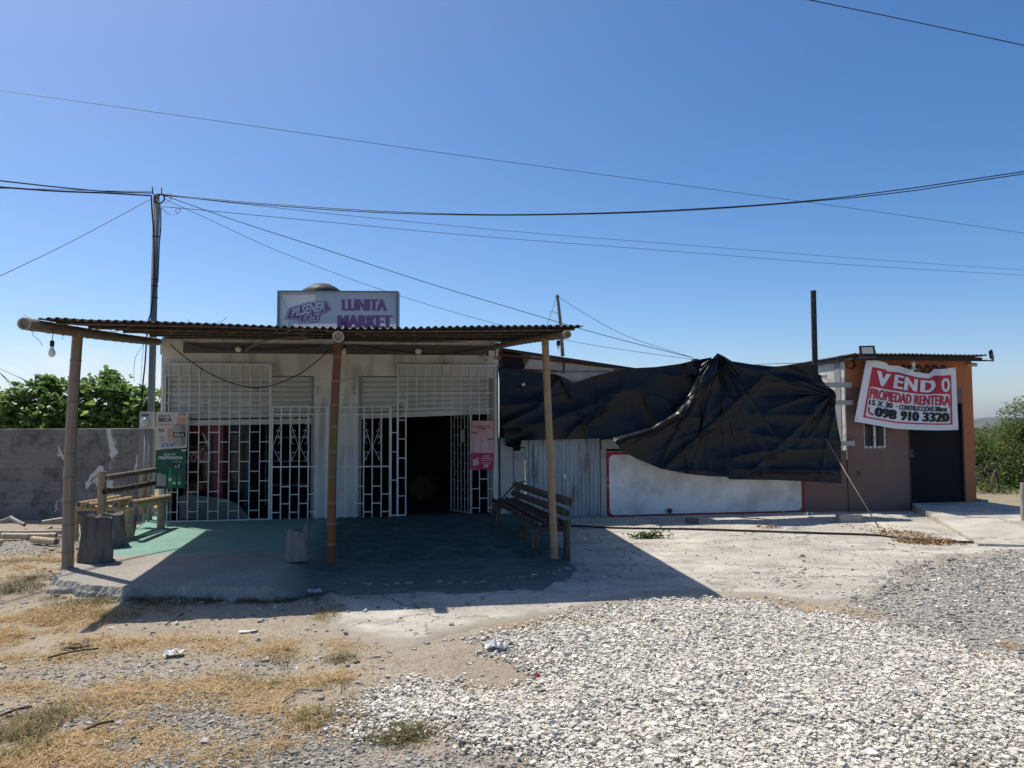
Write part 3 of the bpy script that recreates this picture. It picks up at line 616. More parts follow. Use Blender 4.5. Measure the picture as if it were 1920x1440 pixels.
# security grilles -----------------------------------------------------------
WG_ = .10; BR = .006
def zz(py, px=600): return Z(px, py, WG_)
def uu(px): return U(px, 850, WG_)
g = MB()                                                   # left fixed grille
cols = [303]+[315+19.1*i for i in range(11)]
us = [uu(c) for c in cols]; zt, zb_ = zz(683, 400), zz(976, 400)
for i, u in enumerate(us):
    r = .013 if i in (0, len(us)-1) else BR
    g.bar(fp(u, zb_, WG_), fp(u, zt if i else zt, WG_), r)
g.bar(fp(us[0], zt, WG_), fp(us[-1], zt, WG_), .013); g.bar(fp(us[0], zb_, WG_), fp(us[-1], zb_, WG_), .012)
for py in (705, 737): g.bar(fp(us[0], zz(py, 400), WG_), fp(us[-1], zz(py, 400), WG_), BR)
for i in range(len(us)-1):
    y = 755 if i % 2 == 0 else 773.5
    while y < 960:
        g.bar(fp(us[i], zz(y, 400), WG_), fp(us[i+1], zz(y, 400), WG_), BR); y += 37
g.build('security_grille', GRILLE, shop)
b_ = MB(); b_.fb(us[0]+.03, us[-1]-.02, WG_-.03, WG_-.015, zz(704, 400), zt-.015); b_.build('grille_sheet', SHUT, shop)
def scroll(g, u, z, w, ru, rz, q):
    """C-curl with a small inner hook"""
    pts = []
    for k in range(15):
        t = -PI*.5+k*PI*1.25/14; r = 1-.035*k; pts.append(fp(u+q*ru*r*math.cos(t)*.9, z+rz*r*math.sin(t), w))
    g.tube(pts, .004, 4, 0)
def leaf(cols, ytop, ytop2, ymid, ybot, heavy, orn, seed, w=WG_):
    g = MB(); us = [U(c, 850, w) for c in cols]; pxm = sum(cols)/len(cols); z_ = lambda y: Z(pxm, y, w)
    for i, u in enumerate(us): g.bar(fp(u, z_(ybot), w), fp(u, z_(ytop), w), .012 if i in (0, len(us)-1) else .0085)
    for y, r in ((ytop, .011), (ytop2, .009), (ymid, .011), (ybot, .012)): g.bar(fp(us[0], z_(y), w), fp(us[-1], z_(y), w), r)
    for i in range(len(us)-1):                             # staggered rungs below the middle rail
        for y in ([912, 944] if i % 2 else [927, 960]):
            if y < ybot-6: g.bar(fp(us[i], z_(y), w), fp(us[i+1], z_(y), w), .0085)
    for i, q in orn:                                       # scroll work
        a, bq = us[i], us[i+1]; e, s_ = (a, bq) if q > 0 else (bq, a); wd = abs(bq-a)*.9
        for zc in (786, 812, 823, 853):
            up_ = 1 if zc in (823, 853) else -1
            scroll(g, s_-q*wd*.45, z_(zc), w, wd*.48, abs(z_(0)-z_(9)), q)
        g.tube([fp(e+q*.012, z_(838), w), fp(s_-q*.01, z_(795), w)], .004, 4); g.tube([fp(e+q*.012, z_(838), w), fp(s_-q*.01, z_(866), w)], .004, 4)
    return g
leaf([510, 527, 544, 561, 578, 595, 612], 763, 777, 875, 975, 1, [(0, 1), (2, -1), (3, 1)], 1).build('gate_leaf', GRILLE, shop)
leaf([614.5, 632, 648, 665, 682, 698, 715, 731], 763, 777, 875, 972, 1, [(2, 1), (4, -1), (5, 1)], 2).build('gate_leaf', GRILLE, shop)
g = MB()                                                   # narrow standing leaf
us = [uu(731)+.02, uu(745), uu(761)]
for u, yt in zip(us, (763, 766, 752)): g.bar(fp(u, zz(966, 745), WG_), fp(u, zz(yt, 745), WG_), .010)
for i, ys_ in ((0, (811, 847, 900)), (1, (788, 823, 859, 896, 930))):
    for y in ys_: g.bar(fp(us[i], zz(y, 745), WG_), fp(us[i+1], zz(y, 745), WG_), .008)
g.bar(fp(us[0], zz(966, 745), WG_), fp(us[2], zz(966, 745), WG_), .010); g.bar(fp(us[1], zz(752, 745), WG_), fp(us[2], zz(752, 745), WG_), .010)
g.build('gate_leaf', GRILLE, shop)
g = MB()                                                   # leaf swung open, foreshortened
pa = fp(U(884, 850, .10), 0, .10); pb = fp(U(846, 850, -.42), 0, -.42); K = 7
za, zb2 = Z(884, 962, .1), Z(884, 766, .1)
for k in range(K):
    p = pa.lerp(pb, k/(K-1)); g.bar(p+Vector((0, 0, za)), p+Vector((0, 0, zb2)), .010 if k in (0, K-1) else .007)
for z0 in (za, zb2): g.bar(pa+Vector((0, 0, z0)), pb+Vector((0, 0, z0)), .010)
for k in range(K-1):
    y = za+(.22 if k % 2 else .38)
    while y < zb2-.06:
        g.bar(pa.lerp(pb, k/(K-1))+Vector((0, 0, y)), pa.lerp(pb, (k+1)/(K-1))+Vector((0, 0, y)), .006); y += .31
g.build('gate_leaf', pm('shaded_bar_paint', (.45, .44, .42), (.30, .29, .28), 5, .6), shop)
lk = MB(); pm_ = pa.lerp(pb, .45); lk.box(pm_+Vector((0, 0, Z(860, 818, 0))), D*.03, N*.02, Vector((0, 0, .11))); lk.build('lock_box', STEELG, shop)
g = MB()                                                   # right fixed grille
cols = [746, 764, 781, 797, 814, 831, 848, 865, 882, 899, 915, 930]; us = [uu(c) for c in cols]; zt = zz(685, 840)
for i, u in enumerate(us):
    yb = 767 if 0 < i < 8 else 962
    if i == 0: yb = 966
    g.bar(fp(u, zz(yb, 840), WG_), fp(u, zt, WG_), .012 if i in (0, 11) else BR)
g.bar(fp(us[0], zt, WG_), fp(us[-1], zt, WG_), .012)
for y in (708, 737, 767): g.bar(fp(us[0], zz(y, 840), WG_), fp(us[-1], zz(y, 840), WG_), BR)
for i in range(8, 11):
    y = 790 if i % 2 else 808
    while y < 960: g.bar(fp(us[i], zz(y, 910), WG_), fp(us[i+1], zz(y, 910), WG_), BR); y += 36
g.build('security_grille', GRILLE, shop)
b_ = MB(); b_.fb(us[0]+.03, us[-1]-.02, WG_-.03, WG_-.015, zz(706, 840), zt-.015); b_.build('grille_sheet', SHUT, shop)
# jib brackets on the pillar
for q, px in ((1, 590), (-1, 668)):
    b_ = MB(); b_.tube(smoothpts([FP(px, 725, .01), FP(px+q*6, 727, .05), FP(px+q*4, 738, .05), FP(px+q*1, 739, .02)]), .006, 5); b_.build('hook', STEELG, shop)
# pale sheet leaning inside the grille at the bottom left
s = MB(); pts = [(336, 930), (352, 928), (420, 934), (445, 945), (470, 972), (336, 974)]
vs = [FP(x, y, .05) for x, y in pts]; vs2 = [v-N*.006 for v in vs]; n = len(vs)
s.add(vs+vs2, [list(range(n)), list(range(2*n-1, n-1, -1))]+[(i, i+n, (i+1) % n+n, (i+1) % n) for i in range(n)])
tag(s.build('plastic_sheet', PALEGLASS), 'dusty translucent plastic sheet leaning behind the left grille bars', 'plastic sheet')
# ------------------------------------------------------------------ things in the shop
FRED = pm('fridge_red', (.24, .016, .022), (.18, .012, .018), 3, .35, spec=.5)
FWHT = flat('fridge_lettering', (.50, .46, .46), .4); FGLS = flat('fridge_dark_glass', (.05, .014, .016), .12, spec=.5)
FBLU = flat('fridge_blue_grey', (.05, .06, .08), .4)
def cooler(px0, px1, wv, zh, cat, label, mats, logo):
    t = thing('drinks_cooler', label, cat, fp((U(px0, 850, wv)+U(px1, 850, wv))/2, SLAB, wv-.3))
    u0, u1 = U(px0, 850, wv), U(px1, 850, wv); 
    b_ = MB(); b_.fb(u0, u1, wv-.6, wv, SLAB+.02, zh); b_.build('body', mats[0], t)
    d = MB(); um = u0+(u1-u0)*.72
    d.fb(u0+.03, um, wv, wv+.02, SLAB+.14, zh-.24); d.build('glass_door', mats[1], t)
    h = MB(); h.fb(um-.012, um+.008, wv+.001, wv+.03, SLAB+.2, zh-.25); h.build('handle', BLACKP, t)
    if logo:
        S = MB(); f = lambda a, bq, l: fp(u0+(um-u0)*a, zh-(zh-SLAB)*bq, wv+.022+l); sh = Sheet(f, S)
        zq = lambda y: (zh-Z(375, y, wv))/(zh-SLAB)
        sh.poly([(.02, zq(866)), (1, zq(862)), (1, zq(836)), (.02, zq(848))], 0); sh.text('Coca-Cola', .0, zq(842), .98, zq(868), 1, 2, .0, .35, -.02)
        sh.poly([(.62, zq(812)), (.70, zq(812)), (.98, zq(842)), (.90, zq(842))], 1, 1)
        S.build('brand_band', [FRED, FWHT], t)
    return t
cooler(345, 418, -.42, Z(380, 788, -.42), 'fridge', 'tall red soft drink cooler standing behind the left grille', [FRED, FGLS], True)
cooler(424, 470, -.75, Z(445, 790, -.75), 'fridge', 'dark blue grey glass door cooler beside the red cooler', [FBLU, flat('cooler_glass', (.02, .022, .03), .1, spec=.5)], False)
sh_ = thing('shelf_rack', 'dim metal shelf rack of goods deep inside the shop', 'shelf', fp(U(540, 850, -2), SLAB, -2))
for i, px in enumerate((500, 580)):
    b_ = MB(); u = U(px, 850, -2); b_.fb(u-.015, u+.015, -2.3, -1.9, SLAB, 2.0); b_.build('upright', STEELG, sh_)
for z_ in (.5, .95, 1.4, 1.85):
    b_ = MB(); b_.fb(U(500, 850, -2)+.02, U(580, 850, -2)-.02, -2.3, -1.9, z_, z_+.02); b_.build('shelf', STEELG, sh_)
sk = MB(); c = fp(U(795, 880, -2.4), SLAB, -2.4); vs = []; n = 20; rows = []
for i in range(9):
    f = i/8; rr = .25*(1-abs(2*f-1)**3*.45)*(1 if f < .85 else .7)
    for j in range(n):
        a = 2*PI*j/n; k = 1+.12*math.sin(3*a+i)+.06*math.sin(7*a); vs.append(c+Vector((math.cos(a)*rr*1.25*k, math.sin(a)*rr*k, f*.52+.004)))
sk.add(vs, [(i*n+j, i*n+(j+1) % n, (i+1)*n+(j+1) % n, (i+1)*n+j) for i in range(8) for j in range(n)]+[[8*n+j for j in range(n)]], 0, True)
tag(sk.build('grain_sack', pm('sack_yellow', (.10, .072, .028), (.05, .038, .02), 6, .8, .3, 30)), 'bulging yellowish sack on the floor inside the open doorway', 'sack')
# ------------------------------------------------------------------ posters
def quadmap(tl, tr, br, bl, wv):
    c = [FP(p[0], p[1], wv) for p in (tl, tr, br, bl)]
    return lambda a, bq, l: (c[0].lerp(c[1], a)).lerp(c[3].lerp(c[2], a), bq)+N*l
INKB = flat('ink_black', (.02, .02, .022), .5); PINK1 = flat('ink_salmon', (.62, .36, .27), .5); PINK0 = flat('poster_cream', (.66, .58, .52), .45); CYAN = flat('ink_blue', (.05, .20, .42), .5)
CAN = pm('can_silver', (.42, .41, .37), (.30, .29, .26), 6, .4); CAN2 = flat('can_shade', (.24, .235, .215), .4)
PGREEN = pm('poster_green', (.012, .085, .052), (.02, .11, .068), 1.5, .4); PDARK = flat('ink_dark_green', (.008, .045, .03), .4); PWHITE = flat('ink_white', (.72, .74, .72), .4); PBOT = flat('bottle_green', (.03, .28, .12), .3); PRED = flat('ink_red', (.42, .03, .04), .4)
S = MB(); f = quadmap((292, 772), (353, 773), (350, 840), (291, 842), WG_+.03); sh = Sheet(f, S)
S.add([f(0, 0, 0), f(1, 0, 0), f(1, 1, 0), f(0, 1, 0), f(0, 0, -.006), f(1, 0, -.006), f(1, 1, -.006), f(0, 1, -.006)], [(3, 2, 1, 0), (4, 5, 6, 7), (0, 1, 5, 4), (1, 2, 6, 5), (2, 3, 7, 6), (3, 0, 4, 7)], 0)
sh.rect(.66, .14, .96, .50, 3); sh.poly([(.80, .90), (.97, .90), (.97, .50), (.88, .44)], 3)
sh.text('LLEVA TU', .09, .085, .46, .135, 1, 2, .02); sh.text('BIELA', .09, .16, .50, .265, 1, 2, .045); sh.text('HELADA', .10, .31, .56, .37, 3, 2, .03); sh.text('POR SOLO', .10, .46, .27, .54, 1, 2, .02)
sh.text('$', .13, .66, .29, .82, 3, 2, .05); sh.text('1', .38, .44, .56, .80, 3, 2, .07); sh.rect(.20, .855, .56, .945, 4); sh.text('350 ML', .24, .875, .52, .925, 5, 2, .03)
sh.rect(.70, .035, .93, .085, 1, 1); sh.text('BIELA', .73, .045, .90, .075, 5, 2, .03)
sh.rrect(.555, .34, .94, .94, .06, .05, 2, 2); sh.rrect(.80, .36, .94, .92, .05, .05, 6, 3); sh.rrect(.60, .345, .89, .38, .05, .015, 6, 3); sh.rect(.56, .56, .94, .69, 1, 4); sh.text('BIELA', .60, .585, .90, .665, 5, 5, .04)
tag(S.build('beer_poster', [PINK0, INKB, CAN, PINK1, CYAN, PWHITE, CAN2]), 'cream poster with silver can and $1 price, above the green poster', 'poster')
S = MB(); f = quadmap((292, 843), (349, 843), (348, 915), (290, 917), WG_+.032); sh = Sheet(f, S)
S.add([f(0, 0, 0), f(1, 0, 0), f(1, 1, 0), f(0, 1, 0), f(0, 0, -.006), f(1, 0, -.006), f(1, 1, -.006), f(0, 1, -.006)], [(3, 2, 1, 0), (4, 5, 6, 7), (0, 1, 5, 4), (1, 2, 6, 5), (2, 3, 7, 6), (3, 0, 4, 7)], 0)
sh.text('ELIGE TU', .27, .095, .66, .15, 2, 2, .02, .25); sh.text('PREFERIDA', .08, .17, .88, .25, 2, 2, .045, .25); sh.text('A TAN SOLO', .55, .30, .86, .325, 2, 2, .01)
sh.disc(.72, .43, .165, .075, 1); sh.text('$', .635, .41, .70, .475, 2, 2, .04); sh.text('1', .735, .375, .80, .475, 2, 2, .06, .2)
sh.rrect(.05, .60, .225, .92, .03, .02, 3, 1); sh.rrect(.235, .64, .36, .93, .03, .02, 3, 2)
sh.poly([(.42, .97), (.56, .97), (.56, .66), (.52, .56), (.515, .45), (.465, .45), (.46, .56), (.42, .66)][::-1], 4, 2); sh.disc(.49, .77, .055, .045, 2, 3)
for a in (.62, .79):
    sh.poly([(a-.05, .93), (a+.06, .93), (a+.06, .74), (a+.025, .67), (a+.02, .60), (a-.015, .60), (a-.02, .67), (a-.05, .74)][::-1], 4, 2); sh.disc(a+.005, .76, .035, .028, 5, 3); sh.rect(a-.04, .84, a+.05, .89, 2, 3)
sh.poly([(.80, .0), (1, .0), (1, .03), (.90, .045)][::-1], 2, 1)
tag(S.build('beer_poster', [PGREEN, PDARK, PWHITE, CAN, PBOT, PRED]), 'green poster with bottles and $1 price, below the cream poster', 'poster')
PPINK = pm('poster_pale_pink', (.55, .27, .26), (.60, .34, .32), 2, .5); PMAG = flat('poster_magenta', (.45, .03, .10), .5); PB2 = flat('bottle_pink', (.60, .42, .42), .4)
S = MB(); f0 = quadmap((885, 789), (927, 789), (925, 881), (882, 880), WG_+.03)
f = lambda a, bq, l: f0(a, bq, l)+N*(.02*math.sin(a*4)*(1-bq)+.012*math.sin(bq*9+a*3)); sh = Sheet(f, S, .07, .003)
sh.rect(0, 0, 1, 1, 0, 0); sh.rect(0, .66, 1, 1, 1, 1); sh.text('PROMOCION', .10, .10, .80, .13, 3, 1, .03); sh.text('RECARGA', .26, .145, .68, .17, 3, 1, .03); sh.text('0.80', .02, .23, .24, .265, 3, 1, .03); sh.text('$0.90', .74, .36, .98, .395, 3, 1, .03)
for a, t0 in ((.28, .30), (.62, .36)): sh.poly([(a-.13, .65), (a+.13, .65), (a+.13, .46), (a+.05, t0+.05), (a+.045, t0), (a-.045, t0), (a-.05, t0+.05), (a-.13, .46)][::-1], 2, 1)
sh.poly([(.35, .145), (.55, .17), (.60, .20), (.45, .17)][::-1], 3, 2)
for bq, a0, a1 in ((.71, .56, .82), (.755, .45, .93), (.80, .45, .93), (.85, .45, .88)): sh.rect(a0, bq, a1, bq+.018, 2, 2)
sh.poly([(.08, .80), (.30, .76), (.38, .90), (.12, .93)][::-1], 2, 2); sh.disc(.68, .92, .12, .035, 2, 2)
tag(S.build('drinks_poster', [PPINK, PMAG, PB2, INKB]), 'pink and magenta drinks poster hung on the right grille', 'poster')
# ------------------------------------------------------------------ fittings under the canopy
BULB = pm('milky_bulb', (.80, .79, .75), (.75, .74, .70), 5, .3, spec=.5)
def lathe(mb, c, prof, n=16, mi=0, axis=Vector((0, 0, 1))):
    axis = axis.normalized(); a = axis.orthogonal().normalized(); b2 = axis.cross(a); vs = []
    for r, h in prof:
        for j in range(n): g = 2*PI*j/n; vs.append(c+axis*h+(a*math.cos(g)+b2*math.sin(g))*r)
    k = len(prof); mb.add(vs, [(i*n+j, i*n+(j+1) % n, (i+1)*n+(j+1) % n, (i+1)*n+j) for i in range(k-1) for j in range(n)], mi, True); return mb
def bulb(c, drop, label, ax=Vector((0, 0, -1)), r=.033, group='light bulbs under the canopy'):
    t = thing('light_bulb', label, 'light bulb', c, group)
    if drop: m_ = MB(); m_.tube(smoothpts([c, c+Vector((.006, 0, -drop*.5)), c-Vector((0, 0, drop))]), .004, 5); m_.build('cord', BLACKP, t)
    e = c-Vector((0, 0, drop))
    m_ = MB(); lathe(m_, e, [(0, 0), (.019, .002), (.021, .05), (.018, .06), (0, .06)], 14, 0, ax); m_.build('socket', BLACKP, t)
    m_ = MB(); lathe(m_, e+ax*.06, [(.014, 0), (.017, .02), (r*.85, .045), (r, .066), (r*.92, .086), (r*.6, .102), (0, .108)], 16, 0, ax); m_.build('globe', BULB, t); return t
bulb(P(98.5, 616, 7.35), .12, 'bare white bulb hanging on a cord from the left beam end')
bulb(FP(450, 653, .06)+Vector((0, 0, .02)), 0, 'round white bulb on the fascia above the left shutter', (N+Vector((0, 0, -.4))).normalized(), .05)
bulb(FP(647, 650, .3)+Vector((0, 0, .03)), 0, 'white bulb hanging just beside the top of the middle post', Vector((-.15, 0, -1)).normalized(), .042)
bulb(FP(784, 656, .05)+Vector((0, 0, .0)), 0, 'round white bulb on the fascia above the right shutter', (N+Vector((0, 0, -.3))).normalized(), .055)
def seccam(p, dirv, label, s=1.0, body=WHITEP, group='bullet cameras'):
    t = thing('security_camera', label, 'security camera', p, group); dirv = dirv.normalized()
    m_ = MB(); lathe(m_, p, [(0, 0), (.035*s, 0), (.035*s, .02*s), (.012*s, .03*s), (.012*s, .07*s), (0, .07*s)], 14, 0, N); m_.build('bracket', body, t)
    c = p+N*.07*s
    m_ = MB(); lathe(m_, c-dirv*.05*s, [(0, 0), (.028*s, 0), (.034*s, .02*s), (.034*s, .15*s), (.030*s, .155*s), (.028*s, .13*s), (0, .13*s)], 16, 0, dirv); m_.build('housing', body, t)
    m_ = MB(); lathe(m_, c+dirv*.082*s, [(.027*s, 0), (.024*s, .012*s), (0, .014*s)], 14, 0, dirv); m_.build('lens', BLACKP, t); return t
seccam(FP(908, 669, 0), N*.8+Vector((.3, 0, -1.0)), 'small bullet camera left of the white box under the canopy corner', .9)
seccam(FP(930, 672, 0), N*1.2+Vector((.4, 0, -.2)), 'small bullet camera right of the white box under the canopy corner', .9)
b_ = MB(); b_.fb(U(916), U(927), 0, .06, Z(921, 670), Z(921, 658)); tag(b_.build('junction_box', WHITEP), 'small white square junction box under the right canopy corner', 'junction box')
def cable(name, pts, r, label, cat='cable', mat=None, sm=8, group=None, n=6):
    m_ = MB(); m_.tube(smoothpts(pts, sm) if sm else pts, r, n); o = m_.build(name, mat or BLACKP); tag(o, label, cat, group); return o
cable('hanging_cable', [FP(320, 646, .16), FP(350, 672, .2), FP(400, 704, .22), FP(460, 725, .22), FP(505, 724, .22), FP(560, 702, .24), FP(600, 672, .3), FP(617, 655, .35)], .009, 'thick black cable sagging across the shop front above the left shutter')
cable('hanging_cable', [FP(348, 642, .05), FP(380, 650, .06), FP(420, 655, .06), FP(500, 655, .06), FP(600, 648, .06)], .006, 'thin black cable looped along the fascia above the left shutter')
cable('hanging_cable', [FP(660, 646, .05), FP(720, 655, .06), FP(800, 664, .06), FP(850, 662, .06), FP(912, 652, .06)], .007, 'black cable along the fascia above the right shutter')
cable('wire', [FP(829, 660, .05), FP(831, 675, .06), FP(828, 690, .13), FP(831, 705, .13)], .003, 'thin wire dangling down the right upper grille', 'wire')
# ------------------------------------------------------------------ bamboo canopy
BAM_L = bammat('bamboo_greyed', (.34, .26, .185), (.22, .165, .12), (.17, .13, .09))
BAM_M = bammat('bamboo_painted', (.46, .36, .24), (.34, .25, .16), (.24, .19, .13), ramp=[(0, (.46, .20, .09)), (.22, (.50, .23, .10)), (.30, (.34, .30, .10)), (.52, (.34, .31, .11)), (.60, (.42, .18, .13)), (1, (.44, .21, .17))])
BAM_R = bammat('bamboo_tan', (.40, .27, .15), (.29, .19, .10), (.25, .17, .09))
BAM_B = bammat('bamboo_weathered', (.30, .225, .155), (.21, .155, .105), (.16, .12, .09))
CANE = bammat('cane_purlin', (.13, .095, .068), (.06, .044, .034), (.22, .17, .125))
CUT = pm('cut_bamboo_end', (.48, .42, .33), (.34, .28, .21), 14, .9)
RUSTROOF = pm('rusted_sheet', (.036, .031, .030), (.025, .022, .022), 2.2, .75, .15, 14, metal=.15, c3=(.085, .055, .04), s3=3, th=.62, sw=.1)
can = thing('bamboo_canopy', 'bamboo post canopy with rusty corrugated roof over the shop veranda', 'canopy', G(620, 1052, SLAB))
def post(b0, t0, r0, r1, mat, seed, a0=0.0, dY=.05):
    p = G(b0[0], b0[1], SLAB); q = P(t0[0], t0[1], p.y+dY); p = p-Vector((0, 0, .02))
    m_ = MB(); m_.bamboo(p, q, r0, r1, .27, seed=seed, bow=.009); m_.build('post', [mat, CUT], can); return p, q
post((127, 1063), (146, 622), .061, .055, BAM_L, 1)
post((621, 1052), (634, 636), .054, .047, BAM_M, 2)
post((1040, 1044), (1022, 636), .043, .042, BAM_R, 3)
def beam(e, Y0, back, r0, r1, seed):
    p = P(e[0], e[1], Y0); q = FP(back[0], back[1], .04)
    m_ = MB(); m_.bamboo(p, q, r0, r1, .34, seed=seed, bow=-.004); m_.build('beam', [BAM_B, CUT], can); return p, q
bL = beam((45, 607), 7.0, (296, 641), .060, .058, 5); bM = beam((634, 631), 7.45, (640, 638), .058, .054, 6); bR = beam((1064, 627), 7.95, (930, 650), .045, .048, 7)
CL = P(72, 598, 7.25); CR = P(1096, 612, 8.05)
BLk = fp(-.06, ZT+.045, -.30); BRk = fp(U(935)+.30, ZT+.045, -.30)
def rz(s, t): return CL.lerp(CR, s).lerp(BLk.lerp(BRk, s), t)-Vector((0, 0, .040*math.sin(PI*min(1, s*1.02))**1.0*(1-t)))
for k, t in enumerate([.03, .22, .25, .47, .72, .94]):
    R = random.Random(k+50)
    for seg in range(2):
        s0, s1 = ((.02, .55), (.50, .985))[seg]
        if k in (2, ) and seg == 1: continue
        a = rz(s0, t+R.uniform(-.012, .012))-Vector((0, 0, .032)); c = rz(s1, t+R.uniform(-.012, .012))-Vector((0, 0, .032))
        m_ = MB(); m_.bamboo(a+Vector((0, 0, -.012*seg)), c+Vector((0, 0, .01*seg-.01)), .0135, .010, .25, seed=k*3+seg, n=8, bow=.004, a0=k); m_.build('purlin', [CANE, CUT], can)
for k in range(16):                                          # loose ties and twigs
    R = random.Random(k+200); s0 = R.uniform(.05, .95); t = R.choice([.03, .13, .22, .36]); p = rz(s0, t)-Vector((0, 0, .03)); d = (rz(s0+.03, t)-p).normalized()
    m_ = MB(); m_.tube(smoothpts([p, p+d*.05+Vector((0, 0, -.05)), p+d*R.uniform(.1, .3)+Vector((0, 0, -R.uniform(.0, .05)))], 5), .004, 5); m_.build('tie', CANE, can)
# corrugated sheets, slightly uneven, laps along the slope
nx, ny = 1150, 9; s_ = np.linspace(0, 1, nx); vs = np.zeros((ny, nx, 3)); Lw = (CR-CL).length
for j in range(ny):
    t = j/(ny-1)
    for i in range(nx):
        s = s_[i]; sh = int(s*7.2); lap = (vn(np.array([sh*1.7]), np.array([3.1]), 4)[0]-.5)
        tt = t + (1-t)*lap*.012
        p = rz(s, tt)
        x = s*Lw; ph = x/.078*2*PI
        h = .0135*math.sin(ph)+.012*float(lap)+.010*math.sin(s*9+t*2)
        if s < .10: h += (.10-s)*.20*math.sin(t*30+s*40)*(1-t)**6
        vs[j, i] = (p.x, p.y, p.z+h)
V = vs.reshape(-1, 3); Fq = gridfaces(nx, ny)
V2 = np.concatenate([V, V-np.array([0, 0, .003])]); F2 = np.concatenate([Fq, Fq[:, ::-1]+len(V)])
npmesh('corrugated_roof', V2, F2, RUSTROOF, can, smooth=True)
b_ = MB(); b_.fb(.02, uR-.02, -.14, -.02, ZT+.001, ZT+.05); b_.build('sky_gap_strip', FASC, can)  # added strip, blocks sky light in the gap under the roof valleys
b_ = MB(); b_.tube(smoothpts([P(575, 625, 9.5)-Vector((0, 0, .05)), P(500, 638, 10), P(460, 657, 11)], 6), .012, 6); b_.build('loose_cane', CANE, can)
for a in ([(60, 618, 7.2), (62, 628, 7.2), (75, 640, 7.2), (79, 649, 7.2)], [(122, 612, 7.6), (118, 630, 7.6), (116, 638, 7.6)]):
    m_ = MB(); m_.tube(smoothpts([P(*q) for q in a], 5), .0025, 4); m_.build('wire_end', BLACKP, can)
for a in ([(404, 612, 8.0), (412, 603, 8.0), (420, 600, 8.0), (426, 594, 8.0)], [(356, 608, 7.9), (353, 599, 7.9)], [(70, 602, 7.2), (50, 594, 7.2), (44, 590, 7.2)]):
    m_ = MB(); m_.tube([P(*q) for q in a], .003, 4); m_.build('twig', CANE, can)
bx_ = P(1047, 645, 8.1); bulb(bx_+Vector((0, 0, .04)), .0, 'empty black bulb holder hanging under the right beam end', r=.002)
# ------------------------------------------------------------------ roof sign, tank
SGREY = pm('sign_faded_vinyl', (.62, .65, .70), (.54, .57, .62), 1.5, .5, trans=.42); SPALE = pm('sign_torn_backlit', (.92, .91, .88), (.86, .85, .82), 3, .6, trans=.62)  # torn vinyl coloured paler to stand in for sun through the open back
SPURP = pm('sign_purple', (.36, .16, .31), (.31, .135, .27), 3, .5); SPINK = pm('sign_pink', (.42, .14, .24), (.36, .12, .22), 3, .5); SFR = pm('sign_frame', (.33, .36, .36), (.24, .27, .27), 6, .5)
sgY = 11.9
s0 = P(522, 545, sgY); s1 = P(745.5, 547.5, sgY+.10); sd = (s1-s0); sd.z = 0; sw_ = sd.length; sd.normalize(); sn = Vector((sd.y, -sd.x, 0)); zt = (s0.z+s1.z)/2; zb_ = ZT+.01
sign = thing('rooftop_sign', 'faded grey and purple LUNITA MARKET sign box on the shop roof', 'sign', s0.lerp(s1, .5)*1)
def sf(a, bq, l): p = s0+sd*(sw_*a)+sn*l; return Vector((p.x, p.y, zt-(zt-zb_)*bq))
kb = (zt-Z(630, 613))/(zt-zb_)
vis = (zt-P(630, 612, sgY).z)/(zt-zb_)                    # share of the face above the canopy edge
v = lambda y: (y-160)/(640-160)*vis; ax = lambda x: (x-140)/(1680-140)
def panel(rects, name, mat):
    S = MB()
    for a0, b0, a1, b1 in rects:
        S.add([sf(a0, b1, -.002), sf(a1, b1, -.002), sf(a1, b0, -.002), sf(a0, b0, -.002)], [(0, 1, 2, 3)])
    return S.build(name, mat, sign)
panel([(.012, .016, ax(172), 1), (ax(172), .016, .988, v(207)), (ax(612), v(207), .988, 1), (ax(268), v(400), ax(612), 1)], 'sign_panel', SGREY)
S = MB()
for a0, a1, b0, b1 in ((-.008, .012, -.01, 1), (.988, 1.008, -.01, 1), (.012, .988, -.012, .016)):
    p = (sf(a0, b0, .0)+sf(a1, b1, .0))/2-sn*.088; S.box(p, sd*(sw_*(a1-a0)/2), sn*.100, Vector((0, 0, (zt-zb_)*(b1-b0)/2)))
S.build('frame', SFR, sign)
S = MB(); sh = Sheet(sf, S, None, .003)
sh.poly([(ax(172), v(235)), (ax(178), v(225)), (ax(262), v(395)), (ax(250), v(400))], 0, 2)
S.build('tear', SGREY, sign); panel([(ax(172), v(207), ax(612), v(400)), (ax(172), v(400), ax(268), 1)], 'torn_backlit_patch', SPALE)
S = MB(); sh = Sheet(sf, S, None, .003); sh.poly([(ax(1462), v(222)), (ax(1470), v(222)), (ax(1580), v(462)), (ax(1572), v(466))], 0, 5); S.build('scratch', SPALE, sign)
S = MB(); sh = Sheet(sf, S, None, .003)
oct_ = [(225, 545), (270, 390), (520, 305), (765, 290), (832, 415), (690, 480), (668, 560), (640, 580), (420, 600), (400, 545)]
sh.poly([(ax(x), v(y)) for x, y in oct_], 0, 2)
cx_, cy_ = 530, 440
inn = [(252, 530), (290, 402), (525, 322), (755, 306), (812, 405), (668, 462), (648, 545), (430, 575), (425, 530)]
ring = [(240, 538), (280, 396), (522, 313), (760, 298), (822, 410), (676, 470), (655, 556), (418, 588), (412, 538)]
sh.poly([(ax(x), v(y)) for x, y in ring], 1, 3); sh.poly([(ax(x), v(y)) for x, y in inn], 0, 4)
sh.poly([(ax(x), v(y)) for x, y in [(296, 404), (524, 325), (606, 320), (600, 420), (288, 424)]], 2, 5)  # pinker ink paints in the sunlight coming through the torn part
V2, Fs = text2d('PILSENER', .03, .12); sh.tess([(ax(315+x*430), v(515-x*95-y*(105+30*math.sin(x*PI)))) for x, y in V2], Fs, 1, 6)
